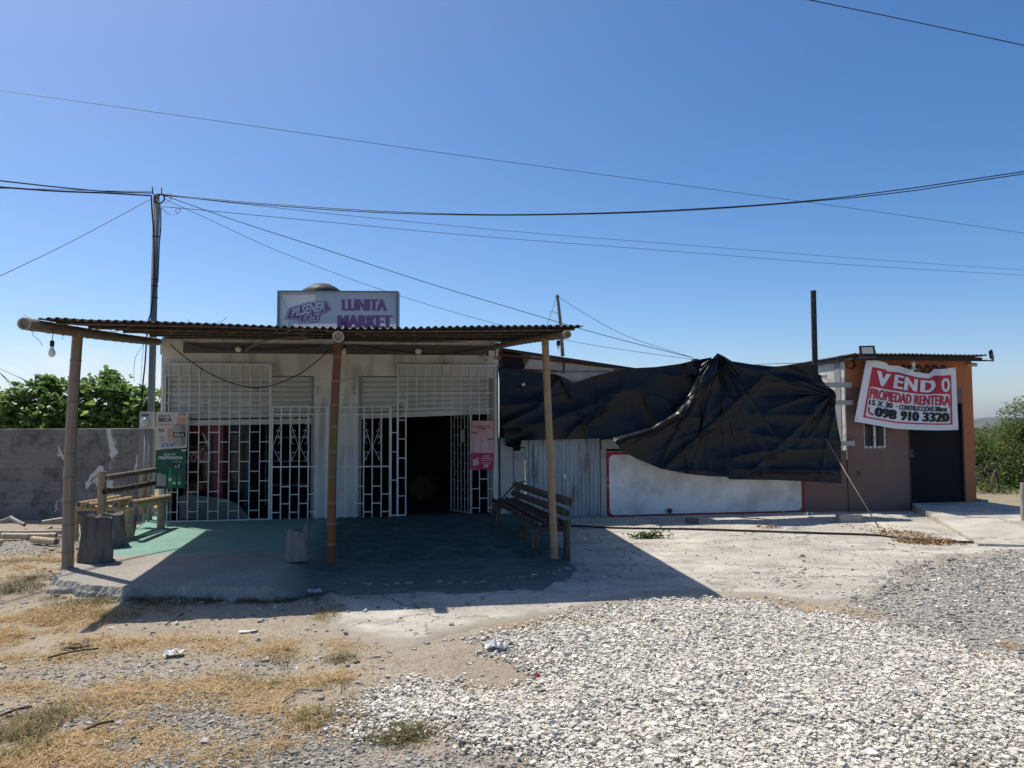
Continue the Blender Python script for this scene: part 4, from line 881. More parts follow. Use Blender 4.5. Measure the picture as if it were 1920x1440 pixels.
V2, Fs = text2d('LIGHT', .03, .2); sh.tess([(ax(412+x*270), v(612-x*35-y*(125+10*x))) for x, y in V2], Fs, 0, 6)
sh.tess([(ax(420+x*255), v(606-x*35-y*(112+10*x))) for x, y in text2d('LIGHT', .01, .2)[0]], text2d('LIGHT', .01, .2)[1], 1, 7)
V2, Fs = text2d('TRADICION', .0, .1); sh.tess([(ax(470+x*105), v(358-x*10-y*14)) for x, y in V2], Fs, 1, 6)
S.build('brand_emblem', [SPURP, flat('sign_white_ink', (.90, .89, .87)), SPINK], sign)
S = MB(); sh = Sheet(sf, S, None, .003); sh.text('LUNITA', ax(955), v(265), ax(1548), v(425), 0, 2, .17); sh.text('MARKET', ax(900), v(482), ax(1620), v(655), 0, 2, .17); S.build('lettering', SPURP, sign)
tk = MB(); c = P(604, 560, 14.2); lathe(tk, Vector((c.x, c.y, ZT+.0)), [(.40, 0), (.40, .45), (.40, P(604, 548, 14.2).z-ZT-.0), (.27, P(604, 539, 14.2).z-ZT-.0), (.16, P(604, 533.5, 14.2).z-ZT-.0), (0, P(604, 533, 14.2).z-ZT-.12)], 26)
tag(tk.build('water_tank', pm('tank_grey', (.04, .042, .041), (.028, .029, .029), 4, .6)), 'round dark grey water tank top behind the roof sign', 'water tank')
# ------------------------------------------------------------------ benches and stump stools
PEEL = bammat('dark_lacquered_bamboo', (.045, .032, .025), (.028, .020, .017), (.07, .055, .04), peel=(.24, .20, .155))
DARKB = bammat('brown_lacquered_bamboo', (.125, .10, .075), (.09, .072, .053), (.125, .10, .075))
BENCHL = bammat('bench_bamboo_tan', (.44, .33, .19), (.33, .235, .13), (.26, .18, .11))
t = thing('bamboo_bench', 'tan bamboo bench with dark wrapped back rails at the left veranda edge', 'bench', G(245, 1004, SLAB))
CUTB = pm('dark_bamboo_end', (.17, .135, .10), (.10, .08, .06), 14, .9)
def bp_(name, a, c, r, mat, seed, nd_=.2, r1=None): m_ = MB(); m_.bamboo(a, c, r, r1 or r*.95, nd_, seed=seed, bow=.004); return m_.build(name, [mat, CUTB if mat in (PEEL, DARKB) else CUT], t)
bp_('seat_pole', P(246, 945, 10.0), P(316, 932, 11.35), .054, BENCHL, 1); bp_('seat_pole', P(218, 947, 10.05), P(286, 934, 11.4), .05, BENCHL, 2)
bp_('seat_pole', P(165, 949, 10.0), P(244, 935, 11.4), .045, BENCHL, 3); bp_('seat_pole', P(148, 946, 10.0), P(222, 932, 11.4), .04, BENCHL, 4)
bp_('cross_bar', P(144, 953, 10.1), P(244, 953, 10.15), .036, BENCHL, 5); bp_('cross_bar', P(222, 944, 11.2), P(312, 944, 11.25), .034, BENCHL, 6)
def leg(px, py, top, Y, r, mat, seed): bp_('leg', Vector((P(px, py, Y).x, Y, 0.1)), P(px, top, Y), r, mat, seed)
leg(243, 1000, 955, 10.12, .06, BENCHL, 7); leg(302, 975, 942, 11.2, .055, BENCHL, 8); leg(142, 1018, 955, 10.1, .036, BENCHL, 9); leg(222, 975, 942, 11.2, .05, BENCHL, 10)
bp_('back_post', P(191, 975, 10.12), P(191, 884, 10.12), .058, BENCHL, 11, .3); bp_('back_post', P(268, 962, 11.3), P(270, 884, 11.3), .05, BENCHL, 14, .3)
bp_('back_rail', P(199, 896, 10.0), P(291, 881, 11.45), .040, bammat('wrapped_bamboo', (.10, .07, .05), (.06, .045, .035), (.34, .28, .20), peel=(.34, .27, .19)), 12, .09); bp_('back_rail', P(196, 922, 10.0), P(289, 905, 11.45), .044, PEEL, 13, .16)
t = thing('bamboo_bench', 'dark peeling bamboo bench with two thick back poles beside the right post', 'bench', G(1005, 1032, SLAB))
bp_('back_rail', P(1067, 940, 8.85), P(966, 908, 11.7), .050, DARKB, 21, .85, .046); bp_('back_rail', P(1062, 962, 8.9), P(963, 925, 11.7), .046, DARKB, 22, .9, .043)
bp_('seat_pole', P(1006, 984, 9.05), P(925, 938, 11.6), .037, PEEL, 23); bp_('seat_pole', P(1026, 980, 9.05), P(937, 937, 11.6), .037, PEEL, 24); bp_('seat_pole', P(1044, 979, 9.0), P(950, 936, 11.6), .036, PEEL, 25); bp_('seat_pole', P(1060, 983, 8.95), P(960, 937, 11.6), .034, PEEL, 26)
bp_('cross_bar', P(998, 993, 9.12), P(1066, 990, 8.98), .034, PEEL, 27); bp_('cross_bar', P(925, 950, 11.3), P(965, 948, 11.3), .034, PEEL, 28)
leg(1003, 1030, 990, 9.1, .046, PEEL, 29); leg(981, 1005, 968, 9.9, .044, PEEL, 30); leg(929, 965, 945, 11.3, .05, PEEL, 31)
p = P(1062, 1046, 8.93); bp_('leg', Vector((p.x, p.y, .02)), P(1064, 975, 8.93), .045, PEEL, 32); bp_('back_post', P(970, 960, 11.4), P(970, 905, 11.4), .045, DARKB, 33, .3)
STUMP = pm('weathered_stump', (.15, .135, .12), (.08, .07, .062), 3.2, .9, 1.0, 10, c3=(.22, .195, .17), s3=4, th=.58, sw=.1, stretch=(1, 1, .22)); STOP = pm('stump_top', (.24, .205, .165), (.16, .135, .11), 9, .95, .3)
def stump(px, py, wpx, topy, label, seed, taper=.8, notch=None, horn=None, Y=None, flare=.2):
    R = random.Random(seed); p = G(px, py, SLAB) if Y is None else P(px, py, Y); p.z = SLAB; s = 1380/p.y; r0 = wpx/s/2; h = P(px, topy, p.y).z-SLAB
    n = 64; K = 26; vs = []; ph = [R.uniform(0, 6.28) for _ in range(5)]
    for k in range(K):
        f = k/(K-1)
        for j in range(n):
            a = 2*PI*j/n; fl = 1+flare*(1-f)**2.5*(.6+.4*math.sin(3*a+ph[1]))
            nf = float(fbm(np.array([math.cos(a)*2.2+seed*3]), np.array([math.sin(a)*2.2+f*1.6]), seed, 4)[0])-.5; gv = abs(float(vn(np.array([math.cos(a)*5+seed]), np.array([math.sin(a)*5+f*.7]), seed+3)[0])-.5)
            r = r0*(1+(taper-1)*f)*fl*(1+.55*nf-.10*(.2-min(.2, gv))*5+.07*math.sin(2*a+ph[0])+.06*math.sin(5*a+ph[2]+f*1.2)+.035*math.sin(11*a+ph[3]+f*2))
            top = h*(1+.04*math.sin(2*a+ph[4])+.10*nf)
            if notch and notch[0] < a < notch[1]: top = h*notch[2]
            if horn:
                q = abs((a-horn[0]+PI) % (2*PI)-PI)/horn[1]
                if q < 1: top = h*(1+(horn[2]-1)*(min(1, 1.6*(1-q))))
            vs.append(p+Vector((r*math.cos(a)*1.0, r*math.sin(a)*.9, top*f+(.006 if k == 0 else 0)-.004*(k == 0))))
    fs = [(k*n+j, k*n+(j+1) % n, (k+1)*n+(j+1) % n, (k+1)*n+j) for k in range(K-1) for j in range(n)]
    T = thing('stump_stool', label, 'stool', p, 'tree stump stools on the veranda')
    m_ = MB(); m_.add(vs, fs, 0, True); m_.build('trunk', STUMP if seed != 6 else pm('pale_stump', (.24, .225, .21), (.14, .13, .12), 3.2, .9, .8, 10, c3=(.30, .28, .255), s3=4, th=.58, sw=.1, stretch=(1, 1, .22)), T)
    rim = vs[-n:]; c = sum(rim, Vector())/n; zc = sorted(v.z for v in rim)[n//3]
    m_ = MB(); vv = list(rim)
    for k in (.72, .4):
        for v_ in rim: q = c.lerp(v_, k); q.z = zc-.01+R.uniform(-.006, .006); vv.append(q)
    vv.append(Vector((c.x, c.y, zc-.015)))
    ff = [(k*n+j, k*n+(j+1) % n, (k+1)*n+(j+1) % n, (k+1)*n+j) for k in range(2) for j in range(n)]+[(2*n+j, 2*n+(j+1) % n, 3*n) for j in range(n)]
    m_.add(vv, ff, 0, False); m_.build('top', STOP, T)
stump(180, 1052, 50, 970, 'tallest dark stump stool, beside the left bamboo post', 3, .95, (3.4, 4.1, 1.08), (2.6, .6, 1.08), flare=.28)
stump(212, 1024, 46, 962, 'dark stump stool half hidden behind the tallest stump', 4, .85, None, None, flare=.2)
stump(236, 1006, 26, 967, 'slim stump stool under the bench, widening at its top', 5, 1.5, None, None, flare=.0)
stump(558, 1050, 46, 993, 'grey stump stool with a raised corner, alone in mid veranda', 6, .84, None, (.1, .85, 1.36), flare=.06)
# ------------------------------------------------------------------ block wall at the left, meter, pole
m, nt, b = nmat('bare_block_wall'); L = nt.links.new; tc = nd(nt, 'ShaderNodeTexCoord')
col = ramp(ns(1.3, 8, .65), (.3, .7), ((.14, .13, .12), (.26, .245, .225)))
st_ = nd(nt, 'ShaderNodeMapRange', inp={1: .50, 2: .62, 3: 1, 4: .55}); L(ns(4.5, 9, .7).outputs[0], st_.inputs[0]); col = mixc(1.0, col, st_.outputs[0], 'MULTIPLY')
mpb = nd(nt, 'ShaderNodeMapping'); mpb.inputs['Rotation'].default_value = (PI/2, 0, 0); L(tc.outputs['Object'], mpb.inputs['Vector'])
br = nd(nt, 'ShaderNodeTexBrick', inp={'Scale': 1.0, 'Mortar Size': .012, 'Brick Width': .40, 'Row Height': .20, 'Mortar Smooth': .4}); L(mpb.outputs[0], br.inputs['Vector'])
br.inputs['Color1'].default_value = (1, 1, 1, 1); br.inputs['Color2'].default_value = (.92, .92, .92, 1); br.inputs['Mortar'].default_value = (.74, .73, .72, 1)
wx = nd(nt, 'ShaderNodeMapRange', inp={1: .40, 2: .62, 3: .35, 4: 1}); L(ns(.8, 5).outputs[0], wx.inputs[0])
col = mixc(wx.outputs[0], col, mixc(1.0, col, br.outputs[0], 'MULTIPLY'))
mps = nd(nt, 'ShaderNodeMapping'); mps.inputs['Scale'].default_value = (1.9, 1, .75); L(tc.outputs['Object'], mps.inputs['Vector'])
n1 = nd(nt, 'ShaderNodeTexNoise', inp={'Scale': 1.35, 'Detail': 10, 'Roughness': .62, 'Distortion': .6}); L(mps.outputs[0], n1.inputs['Vector'])
sxb = nd(nt, 'ShaderNodeSeparateXYZ'); L(tc.outputs['Object'], sxb.inputs[0]); gx = nd(nt, 'ShaderNodeMapRange', inp={1: -2.2, 2: .9, 3: -.05, 4: .085}); L(sxb.outputs[0], gx.inputs[0]); nsum = nd(nt, 'ShaderNodeMath', operation='ADD'); L(n1.outputs[0], nsum.inputs[0]); L(gx.outputs[0], nsum.inputs[1])
w1 = nd(nt, 'ShaderNodeMapRange', inp={1: .635, 2: .65}); L(nsum.outputs[0], w1.inputs[0]); col = mixc(w1.outputs[0], col, (.56, .55, .53))
L(col, b.inputs['Base Color']); b.inputs['Roughness'].default_value = .95
bp = nd(nt, 'ShaderNodeBump', inp={'Strength': .5, 'Distance': .02}); bs = nd(nt, 'ShaderNodeMath', operation='ADD'); L(ns(18, 8, .7).outputs[0], bs.inputs[0]); L(br.outputs['Color'], bs.inputs[1]); L(bs.outputs[0], bp.inputs['Height']); L(bp.outputs[0], b.inputs['Normal'])
BLOCK = m
lw = thing('block_wall', 'grey bare block boundary wall with peeling white paint at left', 'wall', P(140, 975, 12.4))
pA = G(-260, 974); pB = G(264, 975); wt = P(140, 805, 12.5).z; wd_ = (pB-pA).normalized(); wn = Vector((wd_.y, -wd_.x, 0))
W_ = MB(); c = (pA+pB)/2; nseg = 60; tops = [wt+.02*(fbm(np.array([i*.35]), np.array([.5]), 8)[0]-.5) for i in range(nseg+1)]
vs = []; 
for i in range(nseg+1):
    q = pA.lerp(pB, i/nseg)
    for o_, z_ in ((0, -.1), (0, tops[i]), (-.14, tops[i]+.005), (-.14, -.1)): vs.append(Vector((q.x, q.y, z_))+wn*o_)
fs = [(i*4+j, (i+1)*4+j, (i+1)*4+(j+1) % 4, i*4+(j+1) % 4) for i in range(nseg) for j in range(4)]+[(0, 1, 2, 3), (nseg*4+3, nseg*4+2, nseg*4+1, nseg*4)]
W_.add(vs, fs); W_.build('wall', BLOCK, lw)
W_ = MB(); c = G(270, 975); W_.box(Vector((c.x+.03, c.y, (wt+.03)/2-.05)), Vector((.10, 0, 0)), Vector((0, .10, 0)), Vector((0, 0, wt/2+.07))); W_.build('pilaster', pm('grey_pilaster', (.23, .22, .205), (.17, .16, .15), 3, .9, .3, 20), lw)
PG = pm('weathered_grey_pole', (.17, .20, .21), (.12, .14, .15), 3, .6, .1, 20)
pb_ = P(283, 850, 12.15); pt_ = P(293.5, 366, 12.15)
pole = thing('utility_pole', 'slim grey service pole with cable bundle at the shop corner', 'utility pole', Vector((pb_.x-.02, 12.15, 0)))
m_ = MB(); m_.tube([Vector((pb_.x-.02, 12.15, -.1)), pt_], [.058, .050], 14); m_.build('shaft', PG, pole)
for py in (445, 526, 538, 560):
    k = (py-850)/(366-850); q = pb_.lerp(pt_, k); m_ = MB(); m_.tube([q-Vector((0, 0, .008)), q+Vector((0, 0, .008))], .056, 14); m_.build('band', BLACKP, pole)
m_ = MB()
for px, py in ((285.5, 350), (302.5, 352)): m_.tube([P(px, py, 12.1), P(px+1, 362, 12.1), P(293, 372, 12.1)], .010, 6)
m_.build('bracket_hook', BLACKP, pole)
m_ = MB(); c = P(299, 372, 12.05); m_.tube([c+Vector((math.cos(a)*.085, 0, math.sin(a)*.075)) for a in [k*PI/9 for k in range(19)]], .013, 6); m_.build('cable_coil', BLACKP, pole)
m_ = MB(); m_.tube(smoothpts([P(284, 368, 12.05), P(285, 395, 12.05), P(288, 435, 12.05), P(289, 500, 12.05), P(288, 540, 12.05), P(283, 585, 12.05), P(277, 610, 12.0), P(272, 680, 12.0), P(267, 730, 12.0), P(266, 775, 12.0)]), .013, 6)
m_.tube(smoothpts([P(300, 380, 12.05), P(300, 430, 12.05), P(298, 480, 12.05), P(296, 530, 12.05)]), .009, 5); m_.tube(smoothpts([P(302, 390, 12.05), P(302, 425, 12.05), P(299, 460, 12.05)]), .005, 5)
m_.build('service_cable', BLACKP, pole)
m_ = MB(); m_.tube(smoothpts([P(302, 382, 12.1), P(312, 380, 12.1), P(321, 372, 12.1), P(319, 362, 12.1), P(308, 366, 12.1)]), .004, 4)
m_.tube(smoothpts([P(303, 390, 12.1), P(318, 402, 12.1), P(330, 402, 12.1), P(338, 395, 12.1), P(335, 391, 12.1), P(329, 395, 12.1), P(333, 400, 12.1)]), .004, 4); m_.build('loose_wire', BLACKP, pole)
mt = thing('meter_box', 'clear faced electric meter box with pipe at the end of the block wall', 'meter box', P(277, 806, 12.0))
c = P(276, 788, 11.98); m_ = MB(); m_.box(c, Vector((.095, 0, 0)), Vector((0, .06, 0)), Vector((0, 0, .14))); m_.build('housing', pm('meter_grey', (.46, .47, .46), (.36, .37, .36), 8, .35, spec=.5), mt)
m_ = MB(); lathe(m_, c+Vector((0, -.06, -.03)), [(.07, 0), (.07, .03), (.055, .05), (0, .055)], 18, 0, Vector((0, -1, 0))); m_.build('meter_dial', pm('meter_glass', (.62, .63, .62), (.45, .46, .46), 12, .15, spec=.6), mt)
m_ = MB(); m_.box(c+Vector((0, -.0615, .085)), Vector((.06, 0, 0)), Vector((0, .001, 0)), Vector((0, 0, .018))); m_.build('label_plate', flat('meter_plate', (.12, .12, .12)), mt)
m_ = MB(); m_.tube([Vector((c.x-.02, c.y, .0)), Vector((c.x-.02, c.y, c.z-.135))], .022, 10); m_.tube([Vector((c.x+.05, c.y-.01, .0)), Vector((c.x+.05, c.y-.01, c.z-.135))], .016, 8); m_.build('conduit', pm('pvc_conduit', (.30, .31, .31), (.23, .24, .24), 5, .5), mt)
# ------------------------------------------------------------------ overhead wires
WIREM = flat('wire_black', (.02, .022, .03), .5)
def wire(pts, r, label, cat='overhead wire', grp='overhead wires'):
    q = [P(*p) for p in pts]                                 # spans run on past the edges of the view
    if pts[0][0] < 0 or pts[0][1] < 0: q.insert(0, q[0]+(q[0]-q[1])*(9/(q[0]-q[1]).length))
    if pts[-1][0] > 1930: q.append(q[-1]+(q[-1]-q[-2])*(12/(q[-1]-q[-2]).length))
    return cable('overhead_wire', q, r*.72, label, cat, WIREM, 10, grp, 5)
wire([(-80, 158, 17), (430, 230, 19), (860, 291, 21), (1290, 349, 23.5), (1650, 398, 26), (2000, 449, 29)], .010, 'long thin wire crossing the whole sky, highest at the left edge')
wire([(-80, 330, 9), (100, 350, 10.5), (200, 359, 11.4), (286, 362, 12.08)], .014, 'upper thick black cable from the left edge to the pole top')
wire([(-80, 345, 9), (100, 358, 10.5), (200, 362, 11.4), (284, 367, 12.08)], .018, 'lower thick black cable from the left edge to the pole top')
wire([(-80, 352, 9), (60, 354, 10.2), (180, 357.5, 11.2), (286, 359, 12.08)], .006, 'thin wire twined with the thick cables left of the pole')
wire([(303, 364, 12.1), (480, 380, 11.6), (700, 395, 11.0), (900, 402, 10.5), (1100, 400, 10.1), (1290, 392.5, 9.8), (1500, 378, 9.4), (1700, 354, 9.1), (2000, 310, 8.6)], .010, 'sagging black cable from the pole rising to the right edge, upper of the pair')
wire([(303, 366, 12.1), (480, 383, 11.6), (700, 398, 11.0), (900, 403.5, 10.5), (1100, 401.5, 10.1), (1290, 394.5, 9.8), (1500, 379.5, 9.4), (1700, 359, 9.1), (2000, 314, 8.6)], .009, 'sagging black cable from the pole rising to the right edge, lower of the pair')
wire([(302, 388, 12.2), (345, 391, 12.6), (600, 415, 15), (900, 443, 18), (1280, 472.5, 21), (1600, 497, 24), (2000, 521, 28)], .008, 'faint wire from the pole to the right edge, lower of two')
wire([(303, 365, 12.2), (450, 382, 13.5), (700, 409, 16), (1000, 437, 19), (1280, 459, 21), (1600, 484, 24), (2000, 512, 28)], .007, 'faint wire from the pole to the right edge, upper of two')
wire([(306, 366, 12.15), (440, 413, 12.5), (610, 468, 13), (800, 530, 13.4), (960, 578, 13.8), (1130, 628, 14.2), (1300, 671, 14.5)], .009, 'wire slanting down from the pole to the grey post by the tarp')
wire([(306, 372, 12.15), (400, 415, 12.5), (520, 470, 13), (720, 545, 13.4), (930, 607, 13.8), (1100, 645, 14.2), (1300, 674, 14.5)], .006, 'thinner slanting wire below the one from pole to grey post')
wire([(-60, 546, 10.5), (100, 470, 11.2), (200, 418, 11.7), (281, 374, 12.08)], .007, 'guy wire rising from the left edge to the pole', 'guy wire')
wire([(1400, -28, 8), (1520, 0, 8.2), (1720, 42, 8.5), (1920, 85, 8.8), (2000, 102, 8.9)], .008, 'dark wire across the top right corner of the sky')
wire([(1045, 555, 13.55), (1100, 590, 13.7), (1180, 632, 14), (1300, 671, 14.5)], .006, 'thin wire from the cane mast down to the grey post')
wire([(-20, 683, 14), (30, 705, 14.2), (62, 722, 14.3)], .006, 'short thin wire entering the left tree from the frame edge'); wire([(-20, 680, 14), (0, 699, 14.1), (32, 738, 14.2)], .007, 'short steeper wire dropping behind the left wall')
wire([(275, 640, 12.3), (255, 668, 12.3), (251, 700, 12.3), (252, 716, 12.3)], .005, 'loose thin wire curling down left of the pole'); wire([(270, 640, 12.3), (266, 680, 12.3), (264, 716, 12.3)], .004, 'loose straight wire hanging left of the pole')
cm = thing('cane_mast', 'thin leaning cane mast standing behind the canopy roof', 'mast', P(1055, 668, 13.6))
m_ = MB(); m_.bamboo(P(1055, 668, 13.6), P(1045, 553, 13.6), .035, .026, .3, n=10, seed=9); m_.build('cane', [BAM_B, CUT], cm)
m_ = MB(); m_.tube([P(1039, 556, 13.58), P(1049, 556, 13.58)], .006, 5); m_.tube([P(1044, 556, 13.57), P(1025, 612, 13.5)], .004, 4); m_.tube([P(1049, 588, 13.57), P(1034, 584, 13.5)], .004, 4); m_.build('stay_wire', WIREM, cm)
# ------------------------------------------------------------------ yard front: pillars, tin gate, low wall, lean-to
WWALL = pm('whitewashed_wall', (.86, .86, .85), (.74, .74, .73), 1.1, .9, .25, 16, c3=(.52, .515, .50), s3=1.9, th=.58, sw=.12)
REDB = pm('faded_red_border', (.36, .045, .055), (.26, .035, .045), 4, .8, .1, 20, c3=(.48, .40, .39), s3=7, th=.66, sw=.05)
BROWN = pm('brown_wall_paint', (.215, .135, .110), (.175, .110, .09), 1.3, .85, .12, 24); ORANGE = pm('orange_wall_paint', (.48, .175, .075), (.42, .15, .065), 1.3, .85, .12, 24)
TIN = pm('old_galvanised_tin', (.42, .47, .50), (.30, .34, .37), 2.2, .45, .05, 30, metal=.35, c3=(.19, .18, .17), s3=7, th=.60, sw=.06, stretch=(1.6, 1, .22))
OLDW = pm('dirty_white_pillar', (.46, .455, .43), (.34, .335, .32), 2, .9, .3, 14, c3=(.17, .165, .15), s3=3, th=.62, sw=.08)
ZW = Z(1200, 846)
lwl = thing('low_wall', 'white low wall with red painted border below the black tarp', 'wall', fp(U(1320), 0))
ua, ub = U(1136), U(1506); z0 = -.06
b_ = MB(); b_.fb(ua, ub, -.16, 0, z0, ZW); b_.build('wall', WWALL, lwl)
def rring(u0, u1, z0, z1, wd, rad, w_):
    def rr(u0, u1, z0, z1, r):
        o = []
        for cu, cz, g0 in ((u1-r, z1-r, 0), (u0+r, z1-r, 90), (u0+r, z0+r, 180), (u1-r, z0+r, 270)):
            for k in range(7): g = math.radians(g0+15*k); o.append((cu+r*math.cos(g), cz+r*math.sin(g)))
        return o
    A = []
    for cu, cz in ((u1, z1), (u0, z1), (u0, z0), (u1, z0)): A += [(cu, cz)]*7
    Bq = rr(u0+wd, u1-wd, z0+wd*.9, z1-wd, rad); n = len(A); mb = MB()
    vs = [fp(u, z, w_) for u, z in A]+[fp(u, z, w_) for u, z in Bq]
    mb.add(vs, [(i, (i+1) % n, n+(i+1) % n, n+i) for i in range(n)]); return mb
rring(ua, ub, -.005, ZW-.005, .055, .09, .003).build('red_border', REDB, lwl)
b_ = MB(); lathe(b_, FP(1253, 957, 0), [(.03, 0), (.035, .05), (.045, .06), (.045, .08), (.03, .08), (.028, .03), (0, .03)], 14, 0, N); b_.build('drain_pipe', pm('pipe_brown', (.20, .14, .06), (.13, .09, .05), 9, .6), lwl)
b_ = MB(); b_.fb(U(1126), ua-.003, -.14, .02, -.05, Z(1130, 842)); b_.fb(U(1128), ua+.15, -.15, .015, Z(1130, 842)+.002, Z(1130, 825)); tag(b_.build('gate_post', OLDW), 'chipped white masonry post at the right of the tin gate', 'post')
b_ = MB(); b_.fb(U(937)+.005, U(961), -.4, .06, -.05, Z(950, 822)); tag(b_.build('gate_post', OLDW), 'dirty white masonry pillar next to the shop front corner', 'post')
b_ = MB(); b_.fb(U(962.5), U(983), -.2, .04, -.05, Z(972, 840)); b_.fb(U(970), U(986), -.18, .02, Z(972, 838), Z(972, 826)); tag(b_.build('gate_post', OLDW), 'shorter dirty white pillar left of the tin gate', 'post')
b_ = MB(); b_.fb(U(985), U(1136), -.15, .12, -.05, Z(1060, 968)); tag(b_.build('gate_sill', pm('sill_concrete', (.36, .34, .31), (.26, .245, .22), 3, .9, .4, 18)), 'low rough concrete sill under the tin gate', 'sill')
tg = thing('tin_gate', 'old corrugated tin gate behind the right bench', 'gate', fp(U(1055), Z(1060, 968)))
def corr(ua, ub, za, zb_, w0, pitch, amp, seed, thick=.002):
    n = int((ub-ua)/pitch*10); vs = []; K = 8
    for k in range(K):
        for i in range(n+1):
            u = ua+(ub-ua)*i/n; zt_ = zb_+.012*(vn(np.array([u*3.0]), np.array([seed]), 2)[0]-.5); z_ = za+(zt_-za)*k/(K-1)
            vs.append(fp(u, z_, w0+amp*math.sin(u/pitch*2*PI)+.012*(vn(np.array([u*2.2]), np.array([z_*1.5+seed]), 5)[0]-.5)))
    o = len(vs); vs += [v-N*thick for v in vs]; n1 = n+1
    fs = [(k*n1+i, k*n1+i+1, (k+1)*n1+i+1, (k+1)*n1+i) for k in range(K-1) for i in range(n)]; fs += [tuple(o+x for x in f[::-1]) for f in fs]
    mb = MB(); mb.add(vs, fs, 0, True); return mb
um = U(1056)
corr(U(984)+.01, um+.04, Z(1000, 964), Z(1000, 815), -.02, .084, .015, 1).build('tin_sheet', TIN, tg); corr(um+.01, U(1126)-.01, Z(1100, 966), Z(1100, 815), .0, .072, .013, 2).build('tin_sheet', TIN, tg)
b_ = MB(); b_.tube([FP(1057, 893, .03), FP(1057, 930, .03)], .008, 6); b_.fb(U(1055), U(1060), .012, .03, Z(1057, 897), Z(1057, 889)); b_.build('latch', flat('galv_latch', (.55, .57, .58), .35, .5), tg)
sh_ = thing('lean_to', 'lean-to shed with sloping sheet roof and torn plastic beside the shop', 'shed', fp(U(1060), 0, -1))
uA, uB = U(938, 700, -.25), U(1196, 690, -.25); zA, zB = Z(938, 652, -.25), Z(1196, 691, -.25)
b_ = MB(); vs = []
for wv in (-.22, -4.5):
    for u, z in ((uA, zA), (uB, zB)): vs += [fp(u, z-.05, wv), fp(u, z, wv)]
b_.add(vs, [(0, 1, 3, 2), (4, 6, 7, 5), (1, 5, 7, 3), (0, 2, 6, 4), (0, 4, 5, 1), (2, 3, 7, 6)]); b_.build('roof', pm('shed_roof_dark', (.05, .045, .042), (.035, .03, .03), 4, .7), sh_)
b_ = MB(); b_.bar(fp(uA+.02, Z(940, 700, -.25), -.27), fp(uA+.02, zA-.06, -.27), .02); b_.bar(FP(940, 662, -.3)-Vector((0, 0, .03)), FP(1150, 689, -.3), .018); b_.bar(FP(1057, 677, -.28), FP(1057, 700, -.28), .02); b_.bar(FP(975, 693, -.22), FP(1045, 696, -.22), .016); b_.build('steel_frame', RUSTR, sh_)
b_ = MB(); b_.tube([FP(1043, 696, -.2), FP(1062, 696.5, -.2), FP(1146, 696.5, -.2)], .016, 8); b_.build('steel_pipe', STEELG, sh_)
def wsheet(px0, px1, top, bot, wv, amp, seed, mat, name, parent, nx=60, ny=30):
    vs = []
    for j in range(ny):
        for i in range(nx):
            s = i/(nx-1); t = j/(ny-1); x = px0+(px1-px0)*s; y = np.interp(x, *zip(*top))*(1-t)+np.interp(x, *zip(*bot))*t
            u, z = fx(x, y, wv); vs.append(fp(u, z, wv+amp*((fbm(np.array([u*3]), np.array([z*3]), seed, 4)[0]-.5)*2)))
    mb = MB(); mb.add(vs, [tuple(f) for f in gridfaces(nx, ny).tolist()], 0, True); return mb.build(name, mat, parent)
wsheet(980, 1150, [(980, 694), (998, 665), (1040, 671), (1150, 687)], [(980, 720), (1150, 718)], -.32, .06, 3, pm('torn_plastic', (.92, .91, .90), (.62, .61, .62), 2.5, .4, .3, 6, trans=.6), 'plastic_sheet', sh_)
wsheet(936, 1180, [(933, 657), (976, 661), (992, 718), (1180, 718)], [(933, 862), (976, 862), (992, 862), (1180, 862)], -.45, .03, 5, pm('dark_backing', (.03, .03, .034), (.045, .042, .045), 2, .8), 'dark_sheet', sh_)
# ------------------------------------------------------------------ black tarps
m, nt, b = nmat('black_tarp'); L = nt.links.new; tc = nd(nt, 'ShaderNodeTexCoord')
mpt = nd(nt, 'ShaderNodeMapping'); mpt.inputs['Scale'].default_value = (.35, .35, 2.6); L(tc.outputs['Object'], mpt.inputs['Vector'])
nz1 = nd(nt, 'ShaderNodeTexNoise', inp={'Scale': 1.5, 'Detail': 4}); L(mpt.outputs[0], nz1.inputs['Vector'])
col = ramp(nz1, (.35, .65), ((.0030, .0044, .0085), (.0055, .0068, .0110)))
n2 = ns(8, 6, .65); r2 = nd(nt, 'ShaderNodeMapRange', inp={1: .55, 2: .75, 3: 0, 4: .35}); L(n2.outputs[0], r2.inputs[0]); col = mixc(r2.outputs[0], col, (.013, .014, .018))
L(col, b.inputs['Base Color']); b.inputs['Roughness'].default_value = .36; b.inputs['Specular IOR Level'].default_value = .30
mw = nd(nt, 'ShaderNodeMapping'); mw.inputs['Rotation'].default_value = (0, .5, 0); mw.inputs['Scale'].default_value = (1.0, 1.0, 3.4); L(tc.outputs['Object'], mw.inputs['Vector'])
nw = nd(nt, 'ShaderNodeTexNoise', inp={'Scale': 2.3, 'Detail': 6, 'Roughness': .55, 'Distortion': .8}); nw.noise_type = 'RIDGED_MULTIFRACTAL'; L(mw.outputs[0], nw.inputs['Vector'])
mv = nd(nt, 'ShaderNodeMapping'); mv.inputs['Rotation'].default_value = (0, -.4, 0); mv.inputs['Scale'].default_value = (1.0, 1.0, 2.2); wv_ = nd(nt, 'ShaderNodeVectorMath', operation='MULTIPLY_ADD', inp={1: (.5, .5, .5)}); L(ns(2.5, 4).outputs['Color'], wv_.inputs[0]); L(tc.outputs['Object'], wv_.inputs[2]); L(wv_.outputs[0], mv.inputs['Vector'])
vc_ = nd(nt, 'ShaderNodeTexVoronoi', inp={'Scale': 1.6}); L(mv.outputs[0], vc_.inputs['Vector'])
